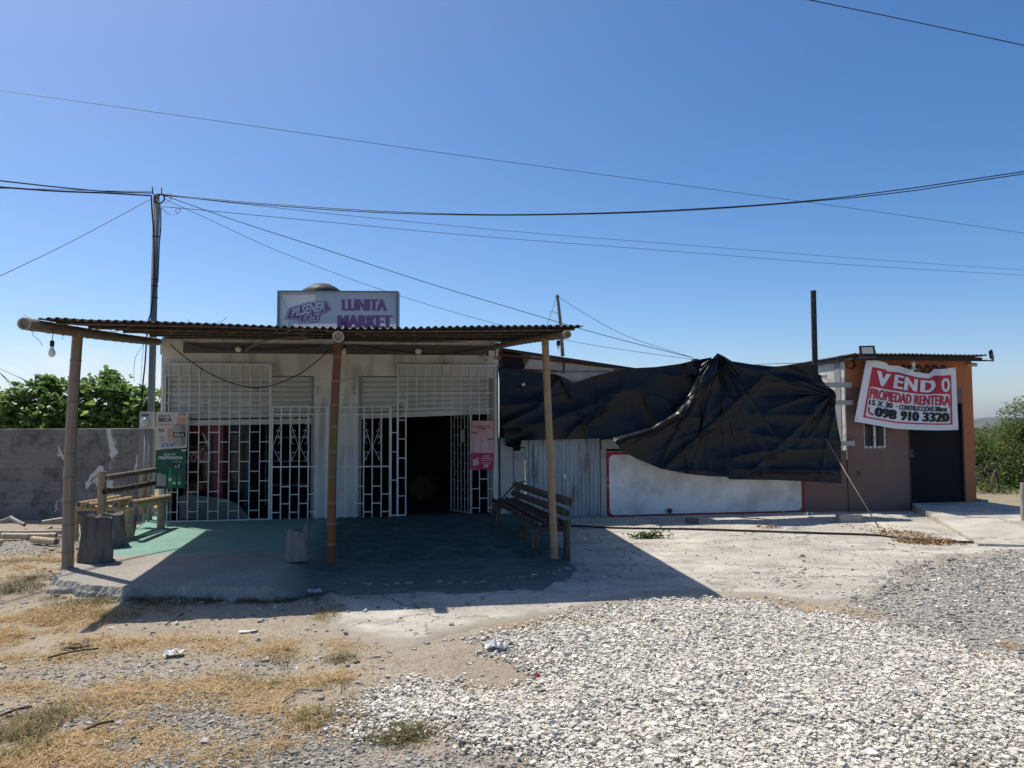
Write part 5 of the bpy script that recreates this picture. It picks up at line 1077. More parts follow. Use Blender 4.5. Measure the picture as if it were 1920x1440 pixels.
ad0 = nd(nt, 'ShaderNodeMath', operation='MULTIPLY_ADD', inp={1: 1.2}); L(vc_.outputs['Distance'], ad0.inputs[0]); L(ns(5, 3, .5).outputs[0], ad0.inputs[2])
ad = nd(nt, 'ShaderNodeMath', operation='MULTIPLY_ADD', inp={1: .35}); L(nw.outputs[0], ad.inputs[0]); L(ad0.outputs[0], ad.inputs[2])
bp = nd(nt, 'ShaderNodeBump', inp={'Strength': .28, 'Distance': .035}); L(ad.outputs[0], bp.inputs['Height']); L(bp.outputs[0], b.inputs['Normal'])
TARP = m
def ridge(x, y, s): return 1-np.abs(2*vn(x, y, s)-1)
def tarp(top, bot, lft, rgt, wf, name, label, nx=260, ny=160):
    def pl(pts, k):
        pts = np.array(pts, float); d = np.r_[0, np.cumsum(np.hypot(*np.diff(pts, axis=0).T))]; d /= d[-1]; q = np.linspace(0, 1, k)
        return np.stack([np.interp(q, d, pts[:, 0]), np.interp(q, d, pts[:, 1])], 1)
    T_ = pl(top, nx); B_ = pl(bot, nx); L_ = pl(lft, ny); R_ = pl(rgt, ny); S, Tq = np.meshgrid(np.linspace(0, 1, nx), np.linspace(0, 1, ny)); S = S[..., None]; Tq = Tq[..., None]
    C = (1-Tq)*T_[None]+Tq*B_[None]+(1-S)*L_[:, None]+S*R_[:, None]-((1-S)*(1-Tq)*T_[0]+S*(1-Tq)*T_[-1]+(1-S)*Tq*B_[0]+S*Tq*B_[-1])
    px = C[..., 0]; py = C[..., 1]; w0 = wf(S[..., 0], Tq[..., 0], px, py)
    rx = np.array(rt)[None, None]*(px-960)[..., None]+np.array(up)[None, None]*(720-py)[..., None]+np.array(fw)[None, None]*F
    tt = (w0-(CAM-A0).dot(N))/(rx@np.array(N)); V = np.array(CAM)+rx*tt[..., None]
    V = V.reshape(-1, 3); Fq = gridfaces(nx, ny)
    o = npmesh(name, V, Fq, TARP, origin=tuple(V.min(0)), smooth=True); tag(o, label, 'tarp', 'black tarps'); return o
def w1(S, T, px, py):
    r1 = ridge((px-935)*.012+(py-690)*.016, (px-935)*-.004+(py-690)*.004, 3)**3*np.exp(-((px-950)/110)**2)      # diagonal pulls from the left corner
    r2 = ridge((px)*.010-(py)*.012, (px)*.003+py*.002, 9)**4*sst(1120, 1240, px)
    r3 = ridge(px*.004+py*.022, px*.006, 12)**3*.6
    r4 = ridge(px*.03-py*.004, py*.004, 15)**3*sst(980, 1080, px)*sst(1260, 1120, px)*.5
    r5 = np.exp(-((px-1078)/16)**2)*(1-T)*-.6
    sg = fbm(px*.008, py*.010, 4, 3)-.5
    r6 = ridge(px*.006+py*.010, px*.012-py*.004, 51)**5; r7 = ridge(px*.016-py*.009, px*.003+py*.004, 57)**4*sst(960, 1100, px)
    return .09+.11*r1+.10*r2+.07*r3+.06*r4+.05*r5+.06*r6+.05*r7+.16*sg*np.minimum(1, T*2+.2)+.10*sst(1180, 1330, px)+.05*T
tarp([(934, 688), (945, 690), (985, 694), (1040, 701), (1060, 708), (1073, 717), (1085, 715), (1110, 706), (1145, 697), (1190, 690), (1230, 688), (1275, 682), (1300, 676), (1334, 670)],
     [(948, 836), (960, 839), (965, 846), (976, 845), (977, 826), (1010, 825), (1050, 824), (1125, 822), (1160, 825), (1200, 832), (1250, 845), (1300, 858), (1340, 868)],
     [(934, 688), (938, 740), (941, 790), (948, 836)], [(1334, 670), (1336, 760), (1338, 830), (1340, 868)], w1, 'tarp', 'black tarp strung from the shop corner over the tin gate and low wall')
def w2(S, T, px, py):
    ax_, ay_ = 1345, 664; an = np.arctan2(py-ay_, px-ax_); rd = np.hypot(px-ax_, py-ay_)
    rad = ridge(an*7.0, rd*.006, 21)**3*np.exp(-rd/170)                                   # pulls from the raised corner
    rad2 = ridge(np.arctan2(py-738, px-1566)*6, np.hypot(px-1566, py-738)*.007, 26)**3*np.exp(-np.hypot(px-1566, py-738)/110)
    hor = ridge(px*.004+3, py*.030, 31)**2                                                 # fold bands of the packed sheet
    dg = ridge((px-1300)*.010+(py-690)*.011, (px-py)*.0015, 37)**4
    dl = px-np.interp(py, [682, 705, 740, 775, 803, 822, 850], [1316, 1308, 1292, 1262, 1215, 1150, 1100]); fl = np.exp(-((dl-16)/13)**2)*.15*np.clip(1-(py-690)/190, .15, 1)+.09*ridge(dl*.017+.3, py*.003, 66)**3*np.exp(-dl/90)*sst(0, 12, dl)                           # gathered fold at the left edge
    sg = fbm(px*.006, py*.008, 14, 3)-.5
    vl = ridge(px*.045-py*.006, py*.003, 44)**3*np.exp(-((px-1300)/45)**2)
    return .30+.16*T+.11*rad+.09*rad2+.05*hor+.075*dg+fl+.12*sg*np.minimum(1, T*2+.15)+.06*vl
tarp([(1316, 682), (1326, 676), (1336, 672), (1345, 662), (1358, 668), (1372, 677), (1410, 683), (1450, 687), (1500, 685), (1528, 683)],
     [(1148, 822), (1166, 845), (1195, 861), (1240, 879), (1290, 889), (1330, 893), (1362, 894), (1368, 899), (1450, 900), (1520, 903), (1578, 906)],
     [(1316, 682), (1308, 705), (1292, 740), (1262, 775), (1215, 803), (1148, 822)], [(1528, 683), (1537, 705), (1548, 722), (1564, 732), (1568, 742), (1566, 765), (1571, 800), (1577, 830), (1577, 870), (1578, 906)], w2, 'tarp', 'larger black tarp hanging at the right with a raised peak and flat bottom edge')
for i, (px, py) in enumerate(((981, 721), )):
    m_ = MB(); lathe(m_, FP(px, py, .22), [(0, 0), (.03, .0), (.028, .02), (.012, .035), (0, .036)], 12, 0, N); tag(m_.build('tarp_button', WHITEP), 'small white knob tied into the left tarp', 'knob')
m_ = MB(); zt_ = Z(1303, 673, -.1); u_ = U(1303, 690, -.1); m_.fb(u_-.05, u_+.05, -.15, -.05, -.05, zt_); tag(m_.build('yard_post', pm('grey_post', (.20, .20, .195), (.14, .14, .135), 4, .8)), 'square grey post top poking above the tarps', 'post')
m_ = MB(); q0 = FP(1529, 690, -.32); m_.bamboo(Vector((q0.x, q0.y, .0)), FP(1525, 545, -.32), .056, .050, .3, n=14, seed=77, bow=.002)
tag(m_.build('bamboo_pole', [bammat('black_bamboo', (.022, .022, .02), (.014, .014, .014), (.06, .06, .055)), CUT]), 'upright black bamboo pole rising above the right tarp', 'pole')
for i, (p, q) in enumerate((((1480, 688), (1598, 664)), ((1512, 690), (1592, 668)))):
    cable('tie_rope', [FP(p[0], p[1], .05), FP((p[0]+q[0])/2, (p[1]+q[1])/2+2, .05), FP(q[0], q[1], .1)], .008, ('black rope tying the tarp to the brown house eave', 'second black rope between tarp and brown house eave, lower one')[i], 'rope')
cable('tie_rope', [FP(1345, 690, .02), FP(1450, 682, .0), FP(1600, 680, -.3)], .005, 'thin line running behind the tarp top edge', 'rope')
STK = pm('stick_wood', (.30, .25, .20), (.20, .165, .13), 9, .8)
a = FP(1548, 822, .62); c = G(1648, 990, .012); m_ = MB(); m_.tube([a, a.lerp(c, .5)+Vector((0, 0, -.01)), c], .010, 7); tag(m_.build('prop_stick', STK), 'thin wooden stick leaning against the right tarp', 'stick')
# ------------------------------------------------------------------ brown and orange house
hs = thing('brown_house', 'small brown and orange house with black door and tin roof', 'house', fp(U(1700), 0, -1))
u0, u1 = U(1589), U(1828, 850); uw0, uw1 = U(1621), U(1664); ud0, ud1 = U(1704), U(1808); z0 = -.06
zs = Z(1600, 726); zw0, zw1 = Z(1640, 841), Z(1640, 776); zd0 = Z(1750, 959); zd1 = Z(1800, 756); zt = Z(1700, 668); HD = -3.6; T = .15
b_ = MB(); b_.fb(U(1507), u0-.02, -T, -.004, z0, ZW-.03); b_.fb(u0, uw0, -T, 0, z0, zs); b_.fb(uw0, uw1, -T, 0, z0, zw0); b_.fb(uw0, uw1, -T, 0, zw1, zs); b_.fb(uw1, ud0, -T, 0, z0, zs); b_.fb(ud0, ud1, -T, 0, z0, zd0); b_.fb(ud0, ud1, -T, 0, zd1, zs)
b_.build('wall', BROWN, hs)
b_ = MB(); b_.fb(u0, u1, -T, 0, zs, zt); b_.fb(ud1, u1, -T, 0, z0, zs); b_.fb(u1-T, u1, HD, -T, z0, zt); b_.build('wall', ORANGE, hs)
b_ = MB(); b_.fb(u0-.02, u0-.001, -T, -.002, ZW-.2, zt-.02); b_.fb(u0-.02, u0+T, HD, -T-.001, z0, zt-.02); b_.fb(u0+T, u1-T, HD, HD+T, z0, zt-.02); b_.build('wall', pm('rough_white_render', (.62, .61, .58), (.48, .47, .45), 3, .9, .6, 9, c3=(.28, .27, .25), s3=5, th=.6, sw=.06), hs)
b_ = MB(); b_.fb(u0-.032, u0-.021, -.30, -.12, ZW, zt-.03); b_.build('corner_strip', pm('strip_grey', (.30, .31, .32), (.22, .23, .235), 3, .8), hs)
for py, px0, px1 in ((722, 1548, 1594), (755, 1562, 1597), (831, 1572, 1600)):
    b_ = MB(); z_ = Z(px1, py, .05); b_.fb(U(px0, py, .05), U(px1, py, .05), .003, .10, z_-.045, z_+.045); b_.build('wall_stub', pm('stub_concrete', (.46, .44, .40), (.34, .32, .29), 5, .9, .4, 20), hs)
dr = MB(); dr.fb(ud0+.01, ud1-.01, -.07, -.03, zd0+.01, zd1-.01); dr = dr.build('door', flat('door_black_enamel', (.006, .006, .010), .6, 0, .15), hs)
h_ = MB(); uh = U(1711, 851); h_.fb(uh-.03, uh+.03, -.029, -.02, Z(1711, 858), Z(1711, 842)); h_.tube([fp(uh, Z(1711, 850), -.02), fp(uh, Z(1711, 850), .02), fp(uh+.07, Z(1711, 850), .02)], .009, 7); h_.build('handle', flat('handle_dark', (.06, .06, .065), .5), dr)
f_ = MB(); f_.fb(ud0, ud0+.03, -.025, .004, zd0, zd1); f_.fb(ud1-.03, ud1, -.025, .004, zd0, zd1); f_.build('door_frame', flat('frame_dark', (.03, .03, .033), .5), hs)
wn_ = MB(); fr = .035; wn_.fb(uw0, uw0+fr, -.09, -.03, zw0, zw1); wn_.fb(uw1-fr, uw1, -.09, -.03, zw0, zw1); wn_.fb(uw0+fr, uw1-fr, -.09, -.03, zw0, zw0+fr+.01); wn_.fb(uw0+fr, uw1-fr, -.09, -.03, zw1-fr, zw1)
um = (uw0+uw1)/2-.0; wn_.fb(um-.022, um+.022, -.085, -.025, zw0+fr+.01, zw1-fr); wn_ = wn_.build('window', flat('window_frame_white', (.66, .67, .68), .4), hs)
g_ = MB(); g_.fb(uw0+fr, uw1-fr, -.07, -.065, zw0+fr, zw1-fr); g_.build('pane', flat('window_glass', (.02, .022, .026), .08, spec=.6), wn_)
g_ = MB()
for k in range(1, 5): u = uw0+(uw1-uw0)*k/5; g_.bar(fp(u, zw0, -.015), fp(u, zw1, -.015), .0045)
for k in (.3, .65): g_.bar(fp(uw0, zw0+(zw1-zw0)*k, -.008), fp(uw1, zw0+(zw1-zw0)*k, -.008), .0045)
g_.build('window_bars', BLACKP, wn_)
g_ = MB(); g_.fb(U(1605), U(1613), 0, .008, Z(1609, 893), Z(1609, 884)); g_.fb(U(1607), U(1611), .008, .010, Z(1609, 891), Z(1609, 886)); g_.build('socket_plate', flat('socket_brown', (.08, .055, .045), .5), hs)
R_ = MB(); n = 460; K = 6; ra, rb = u0-.10, U(1850, 668, .4); vs = []
for k in range(K):
    wv = .42+(HD-.2-.42)*k/(K-1)
    for i in range(n+1):
        u = ra+(rb-ra)*i/n; vs.append(fp(u, Z(1700, 664, .4)+.012*math.sin(u/.088*2*PI)+.03*(u-ra)/(rb-ra)*0+.02*(fbm(np.array([u*1.3]), np.array([k*.4]), 6, 2)[0]-.5)-.012*k, wv))
o_ = len(vs); vs += [v-Vector((0, 0, .003)) for v in vs]; n1 = n+1
fs = [(k*n1+i, k*n1+i+1, (k+1)*n1+i+1, (k+1)*n1+i) for k in range(K-1) for i in range(n)]; fs += [tuple(o_+x for x in f[::-1]) for f in fs]
R_.add(vs, fs, 0, True); R_.build('corrugated_roof', pm('roof_tin_dark', (.10, .085, .075), (.065, .055, .05), 3, .6, .1, 20, metal=.2, c3=(.17, .10, .06), s3=3), hs)
R_ = MB(); R_.fb(ra+.02, rb-.05, .30, .35, Z(1700, 676, .33), Z(1700, 668, .33)-.012); R_.fb(ra+.02, ra+.07, HD, .298, Z(1700, 676, .33), Z(1700, 668, .33)-.02); R_.build('eave_beam', flat('eave_dark', (.035, .028, .026), .7), hs)
S = MB(); f = lambda a, bq, l: fp(U(1690)+(U(1782)-U(1690))*a, Z(1736, 684)+(Z(1736, 712)-Z(1736, 684))*bq, .004+l); Sheet(f, S).text('COOODO', 0, 0, 1, 1, 0, 1, .03)
S.build('wall_lettering', INKB, hs)
# ramp in front of the door
rp_ = [FP(1711, 962), FP(1838, 968), G(2160, 1000), G(2080, 1030), G(1834, 1017, .06)]
zt_ = [.13, .13, .04, .03, .045]; vs = [Vector((p.x, p.y, -.05)) for p in rp_]+[Vector((p.x, p.y, z)) for p, z in zip(rp_, zt_)]; n = 5
b_ = MB(); b_.add(vs, [list(range(n))[::-1], [n, n+1, n+2], [n, n+2, n+3, n+4]]+[(i, (i+1) % n, n+(i+1) % n, n+i) for i in range(n)]); kind(b_.build('ramp', CONC), 'structure')
b_ = MB(); b_.fb(u1, u1+.16, -.5, .1, -.05, .17); tag(b_.build('plinth', pm('plinth_grey', (.33, .32, .30), (.25, .24, .22), 3, .9)), 'grey concrete plinth at the right foot of the brown house', 'plinth')
# floodlights, camera, siren
def flood(px, py, arm, tilt, label, wv=.62, sc=1.0, yaw=.0):
    c = FP(px, py, wv); t = thing('floodlight', label, 'floodlight', c, 'floodlights on the brown house roof')
    nrm = (N*math.cos(yaw)+D*math.sin(yaw)); nrm = (nrm*math.cos(tilt)-Vector((0, 0, 1))*math.sin(tilt)).normalized(); a = Vector((0, 0, 1)).cross(nrm).normalized(); u_ = nrm.cross(a)
    m_ = MB(); m_.box(c, a*.135*sc, u_*.10*sc, nrm*.018); 
    for k in range(7): m_.box(c-nrm*.03+a*(-.1+.033*k)*sc, a*.004, u_*.08*sc, nrm*.014)
    m_.build('housing', BLACKP, t)
    m_ = MB(); m_.box(c+nrm*.019, a*.098*sc, u_*.066*sc, nrm*.003); m_.build('lens', pm('led_lens', (.50, .50, .44), (.38, .39, .33), 20, .2, spec=.5), t)
    m_ = MB(); m_.tube([c-a*.14*sc, c-a*.14*sc-u_*.13*sc, c+a*.14*sc-u_*.13*sc, c+a*.14*sc], .008, 6); p0 = c-u_*.13*sc; m_.tube([p0, FP(arm[0], arm[1], .0)], .016, 7); m_.build('bracket_arm', pm('arm_steel', (.16, .12, .10), (.10, .08, .07), 5, .6), t)
flood(1626, 658, (1583, 674), -.35, 'left floodlight on an arm above the banner corner', .62, .95, -.35)
flood(1860, 665, (1826, 676), -.15, 'right floodlight on an arm beyond the roof end', .62, .85, .85)
seccam(FP(1814, 684, 0), N*.9+D*.9+Vector((0, 0, -.15)), 'bullet camera under the right end of the brown house roof', 1.05, pm('aged_plastic', (.50, .45, .38), (.40, .36, .30), 5, .5))
t = thing('dome_camera', 'white hanging dome camera above the banner', 'security camera', FP(1712, 672, .15)); c = FP(1712, 672, .16)
m_ = MB(); m_.box(c, D*.05, N*.05, Vector((0, 0, .012))); lathe(m_, c, [(.018, -.01), (.018, -.06), (.03, -.065), (.045, -.10), (.03, -.12), (.028, -.17), (.02, -.2), (0, -.2)], 16); m_.build('bracket', WHITEP, t)
m_ = MB(); lathe(m_, c-Vector((0, 0, .22)), [(0, .05), (.04, .045), (.055, .01), (.055, -.02), (.04, -.05), (0, -.062)], 18); m_.build('dome_head', WHITEP, t); m_ = MB(); lathe(m_, c-Vector((0, 0, .235))+N*.042, [(.026, 0), (.024, .018), (0, .02)], 14, 0, N); m_.build('lens', BLACKP, t)
seccam(FP(1540, 706, -.1), -D*1+N*.5+Vector((0, 0, -.1)), 'white bullet camera beside the black bamboo pole', 1.2)
c = FP(1593, 683, .08); m_ = MB()
for k in range(4): m_.tube([c+D*math.cos(g)*(.085+.004*k)+Vector((0, 0, math.sin(g)*(.082+.003*k)))+N*(.012*k+.006*math.sin(2*g)) for g in [q*PI/12 for q in range(25)]], .008, 6)
tag(m_.build('cable_coil', BLACKP), 'coil of black cable hung on the orange wall corner', 'cable coil')
# ------------------------------------------------------------------ banner
BW = pm('banner_vinyl', (.82, .82, .84), (.78, .78, .80), 2, .45, .05, 8, trans=.10); BRD = flat('banner_red', (.50, .035, .06), .45); BBK = flat('banner_black', (.015, .015, .018), .45)
tp = [(1625, 671), (1640, 675), (1662, 680), (1666, 685), (1686, 686), (1700, 691), (1722, 698), (1742, 701), (1751, 692), (1770, 692), (1784, 690), (1792, 689)]
bt = [(1602, 790), (1640, 797), (1680, 804), (1715, 806), (1760, 807), (1797, 806)]
def along(pts, s):
    pts = np.array(pts, float); d = np.r_[0, np.cumsum(np.hypot(*np.diff(pts, axis=0).T))]; d /= d[-1]; return np.interp(s, d, pts[:, 0]), np.interp(s, d, pts[:, 1])
straight = [(1625, 671), (1792, 689)]
def bf(a, bq, l):
    xt, yt = along(tp, a); xs, ys_ = along(straight, a); xb, yb = along(bt, a)
    fall = max(0, 1-bq)**1.6
    xt2 = xs+(xt-xs)*fall; yt2 = ys_+(yt-ys_)*fall
    x = xt2+(xb-xt2)*bq; y = yt2+(yb-yt2)*bq
    wv = .20+.05*math.sin(a*7+1)*(1-bq)+.035*math.sin(a*15+bq*3)*(1-bq*.8)+.03*bq+.028*math.exp(-((a-.47-.10*(bq-.3))/.035)**2)*math.exp(-((bq-.32)/.25)**2)-.025*math.exp(-((a-.52)/.03)**2)*math.exp(-((bq-.35)/.25)**2)
    wv += .03*math.exp(-((a-.78-.12*(.5-bq))/.035)**2)*.7
    u, z = fx(x, y, wv); return fp(u, z, wv+l)
bn = thing('sale_banner', 'white and red VENDO banner sagging across the brown house front', 'banner', bf(.5, 1, 0))
S = MB(); nx, ny = 90, 60; S.add([bf(i/(nx-1), j/(ny-1), 0) for j in range(ny) for i in range(nx)], [tuple(f) for f in gridfaces(nx, ny).tolist()], 0, True); S.build('banner_cloth', BW, bn)
S = MB(); sh = Sheet(bf, S, .022, .006)
a0, a1 = .075, .945
sh.rect(a0, .115, a1, .425, 0); sh.rect(a0, .425, a0+.018, .915, 0); sh.rect(a1-.018, .425, a1, .915, 0); sh.rect(a0+.018, .895, a1-.018, .915, 0)
for cx_, cy_, sx_, sy_ in ((a0+.018, .425, 1, 1), (a1-.018, .425, -1, 1), (a0+.018, .895, 1, -1), (a1-.018, .895, -1, -1)):
    r, ry = .02, .03; pts = [(cx_, cy_)]+[(cx_+sx_*(r-r*math.sin(g)), cy_+sy_*(ry-ry*math.cos(g))) for g in [k*PI/8 for k in range(5)]]; sh.poly(pts, 0)
sh.text('PROPIEDAD', .10, .45, .53, .61, 0, 2, .09); sh.text('RENTERA', .555, .45, .93, .61, 0, 2, .09)
for g0 in ((.115, .80), ):
    pts = []; n = 9
    for k in range(n): g = math.radians(200-110*k/(n-1)); pts.append((.148+.040*math.cos(g), .785+.072*math.sin(g)))
    for k in range(n)[::-1]: g = math.radians(200-110*k/(n-1)); pts.append((.148+.025*math.cos(g), .785+.045*math.sin(g)))
    sh.poly(pts, 0, 2); sh.disc(.116, .762, .012, .018, 0, 2); sh.disc(.156, .846, .015, .017, 0, 2)
S.build('red_print', BRD, bn)
S = MB(); sh = Sheet(bf, S, .022, .006)
for ch, x0, x1 in (('V', .125, .285), ('E', .325, .425), ('N', .435, .575), ('D', .605, .775), ('O', .835, .925)): sh.text(ch, x0+.004, .168, x1+.006, .398, 0, 2, .05)
sh.text('15 X 30', .105, .625, .345, .71, 0, 2, .10); sh.text('-', .375, .66, .392, .672, 0, 2, .02); sh.text('CONSTRUCCIÓN', .41, .612, .735, .71, 0, 2, .07); sh.text('138mt', .742, .628, .895, .71, 0, 2, .10); sh.text('2', .905, .612, .92, .645, 0, 2, .03)
sh.text('098', .175, .725, .395, .87, 0, 2, .16); sh.text('910', .43, .725, .615, .87, 0, 2, .16); sh.text('3320', .645, .725, .915, .87, 0, 2, .16)
for a_, b__ in ((.02, .03), (.02, .965), (.98, .965), (.98, .03), (.77, .05)): sh.disc(a_, b__, .005, .008, 0)
S.build('black_print', BBK, bn)
S = MB(); sh = Sheet(bf, S, .022, .006)
for ch, x0, x1 in (('V', .125, .285), ('E', .325, .425), ('N', .435, .575), ('D', .605, .775), ('O', .835, .925)): sh.text(ch, x0, .16, x1, .39, 0, 3, .085)
S.build('white_print', BW, bn)
# ------------------------------------------------------------------ ground clutter
cable('ground_hose', [G(985, 985, .03), G(1075, 986, .03), G(1170, 990, .03), G(1300, 992, .03), G(1400, 995, .03), G(1520, 999, .03), G(1640, 1003, .03), G(1700, 1010, .03), G(1760, 1015, .03), G(1850, 1017, .03), G(1930, 1021, .03), G(2080, 1030, .03)], .016, 'long black hose snaking over the concrete to the right edge', 'hose')
cable('bench_cable', [P(935, 945, 11.4), P(950, 925, 11.4), P(965, 910, 11.4), P(985, 902, 11.4)], .012, 'short black cable looped over the far end of the dark bench')
def chunk(name, p, sx_, sy_, sz_, rz_, mat, label, cat, seed, jit=.12, grp=None):
    R = random.Random(seed); bm = bmesh.new(); bmesh.ops.create_cube(bm, size=1); bmesh.ops.subdivide_edges(bm, edges=bm.edges[:], cuts=2, use_grid_fill=True)
    c, s = math.cos(rz_), math.sin(rz_); vs = []
    for v in bm.verts:
        x, y, z = v.co.x*sx_, v.co.y*sy_, (v.co.z+.5)*sz_; x += R.uniform(-jit, jit)*sx_*.3; y += R.uniform(-jit, jit)*sy_*.3; z += R.uniform(-jit, jit)*sz_*.3*(v.co.z > -.4)
        vs.append(Vector((p.x+x*c-y*s, p.y+x*s+y*c, p.z+z)))
    mb = MB(); mb.add(vs, [[v.index for v in f.verts] for f in bm.faces]); bm.free(); return tag(mb.build(name, mat), label, cat, grp)
CB = pm('old_block_concrete', (.36, .34, .31), (.27, .255, .23), 5, .95, .4, 25); PAPER = pm('litter_paper', (.72, .72, .70), (.60, .60, .59), 6, .7)
chunk('concrete_block', G(1592, 979, .012), .36, .16, .13, -.05, CB, 'grey concrete block lying by the brown wall foot', 'block', 1, .08)
chunk('brick', G(1298, 981, .012), .19, .12, .08, .1, pm('dusty_brick', (.16, .14, .125), (.11, .10, .09), 6, .9, .3, 25), 'dusty dark brick lying at the foot of the white wall', 'brick', 2, .15)
def scrap(px, py, w_, l_, rz_, label, seed, mat=PAPER, zb=.01, cat='litter', name='paper_scrap', hump=.03):
    p = G(px, py, zb); R = random.Random(seed); vs = []; n = 7; c, s = math.cos(rz_), math.sin(rz_)
    for j in range(n):
        for i in range(n):
            x = (i/(n-1)-.5)*w_*(1+R.uniform(-.1, .1)); y = (j/(n-1)-.5)*l_*(1+R.uniform(-.1, .1)); z = abs(R.gauss(0, hump))*.6+hump*.4
            vs.append(Vector((p.x+x*c-y*s, p.y+x*s+y*c, p.z+z)))
    mb = MB(); mb.add(vs, [tuple(f) for f in gridfaces(n, n).tolist()], 0, False); tag(mb.build(name, mat), label, cat)
chunk('broken_plaster', FP(1150, 838, -.06)-Vector((0, 0, .03)), .26, .14, .16, .2, pm('plaster_chip', (.62, .60, .55), (.40, .39, .35), 9, .95, .4, 25), 'broken white plaster lump on top of the low wall beside the gate post', 'plaster', 5, .35)
scrap(326, 1228, .13, .09, .3, 'folded white paper scrap on the dirt near the left', 1, zb=.01)
scrap(930, 1217, .16, .12, -.2, 'white plastic bag at the left tip of the pale gravel', 2, hump=.04, name='plastic_bag', zb=.02)
scrap(590, 1113, .12, .10, .6, 'crumpled pale wrapper at the slab edge below the middle post', 3, pm('wrapper', (.42, .42, .45), (.30, .30, .34), 9, .5), name='wrapper', zb=.02)
scrap(465, 1184, .14, .05, .1, 'flat white scrap on the dirt below the canopy shadow', 4, hump=.006); scrap(1517, 969, .12, .10, .4, 'crumpled clear plastic at the red border corner', 5, pm('clear_scrap', (.38, .38, .40), (.28, .28, .30), 9, .4), zb=.02, name='plastic_scrap', hump=.05)
scrap(140, 1213, .19, .07, .35, 'curled tan bark piece on the dirt at the left', 6, pm('bark_tan', (.46, .34, .22), (.34, .24, .15), 8, .9), name='bark_piece', cat='bark'); scrap(1008, 1274, .04, .03, .2, 'tiny red scrap on the edge of the pale gravel', 7, flat('litter_red', (.5, .08, .07)), zb=.05)
for i, (a, c, r) in enumerate((((90, 1233), (185, 1218), .007), ((0, 1342), (60, 1328), .008), ((158, 1369), (214, 1355), .007), ((548, 1299), (578, 1296), .005), ((528, 1318), (552, 1307), .005), ((310, 1172), (345, 1152), .006))):
    p, q = G(*a, .015), G(*c, .015); m_ = MB(); m_.tube(smoothpts([p, p.lerp(q, .4)+Vector((.01, .02, .012)), q+Vector((0, 0, .01))], 4), [r]*9, 6)
    tag(m_.build('twig', STK if i in (3, 4) else pm('twig_bark_%s' % 'abcdef'[i], (.10, .075, .055), (.06, .045, .035), 9, .9)), ('long dark twig lying left of the paper scrap', 'brown twig at the left frame edge', 'short thick black twig on the dark pebbles', 'pale straight straw stalk on the dirt, centre left', 'pale bent stalk just below the straight one', 'thin twig below the canopy shadow tip')[i], 'twig')
LOG = bammat('dry_bamboo_log', (.50, .40, .26), (.40, .30, .19), (.26, .20, .13)); LOG2 = bammat('grey_bamboo_log', (.34, .30, .26), (.25, .22, .19), (.18, .16, .14))
for i, (a, c, Ya, Yc, r, mt_) in enumerate((((-60, 990), (118, 983), 11.3, 11.2, .040, LOG2), ((4, 997), (106, 989), 10.9, 10.9, .045, LOG), ((62, 998), (106, 1004), 10.5, 10.3, .050, LOG), ((-30, 1014), (4, 1004), 10.2, 10.4, .035, LOG))):
    p, q = P(*a, Ya), P(*c, Yc); p.z = q.z = r+(.015 if i else .03); m_ = MB(); m_.bamboo(p, q, r, r*.95, .33, seed=90+i)
    tag(m_.build('bamboo_log', [mt_, CUT]), ('longest greyish bamboo pole lying along the foot of the block wall', 'tan bamboo pole lying in front of the longest grey one', 'short thick bamboo offcut nearest the left post', 'bamboo stub cut by the left frame edge')[i], 'bamboo pole', 'bamboo offcuts on the ground')
for i, (a, c, Y1, Y2, r) in enumerate((((-10, 982), (24, 970), 11.9, 12.0, .03), ((20, 970), (46, 984), 12.0, 11.7, .03), ((80, 980), (130, 972), 12.0, 12.1, .04))):
    m_ = MB(); m_.bamboo(P(*a, Y1), P(*c, Y2), r, r, .3, seed=120+i, n=10); tag(m_.build('scrap_pole', [LOG2, CUT]), ('grey scrap pole leaning on the debris by the block wall, left one', 'grey scrap pole crossing the left one at its tip', 'shaded scrap pole lying against the block wall behind the left post')[i], 'pole', 'scrap poles by the block wall')
m_ = MB(); p = G(1921, 985); m_.tube([Vector((p.x, p.y, -.05)), Vector((p.x, p.y, .5)), Vector((p.x+.01, p.y, P(1917, 905, p.y).z))], [.05, .045, .044], 10, 0, False); tag(m_.build('fence_post', pm('old_post_wood', (.42, .38, .33), (.26, .23, .19), 4, .9, .4, 14)), 'weathered pale post at the right frame edge', 'post')
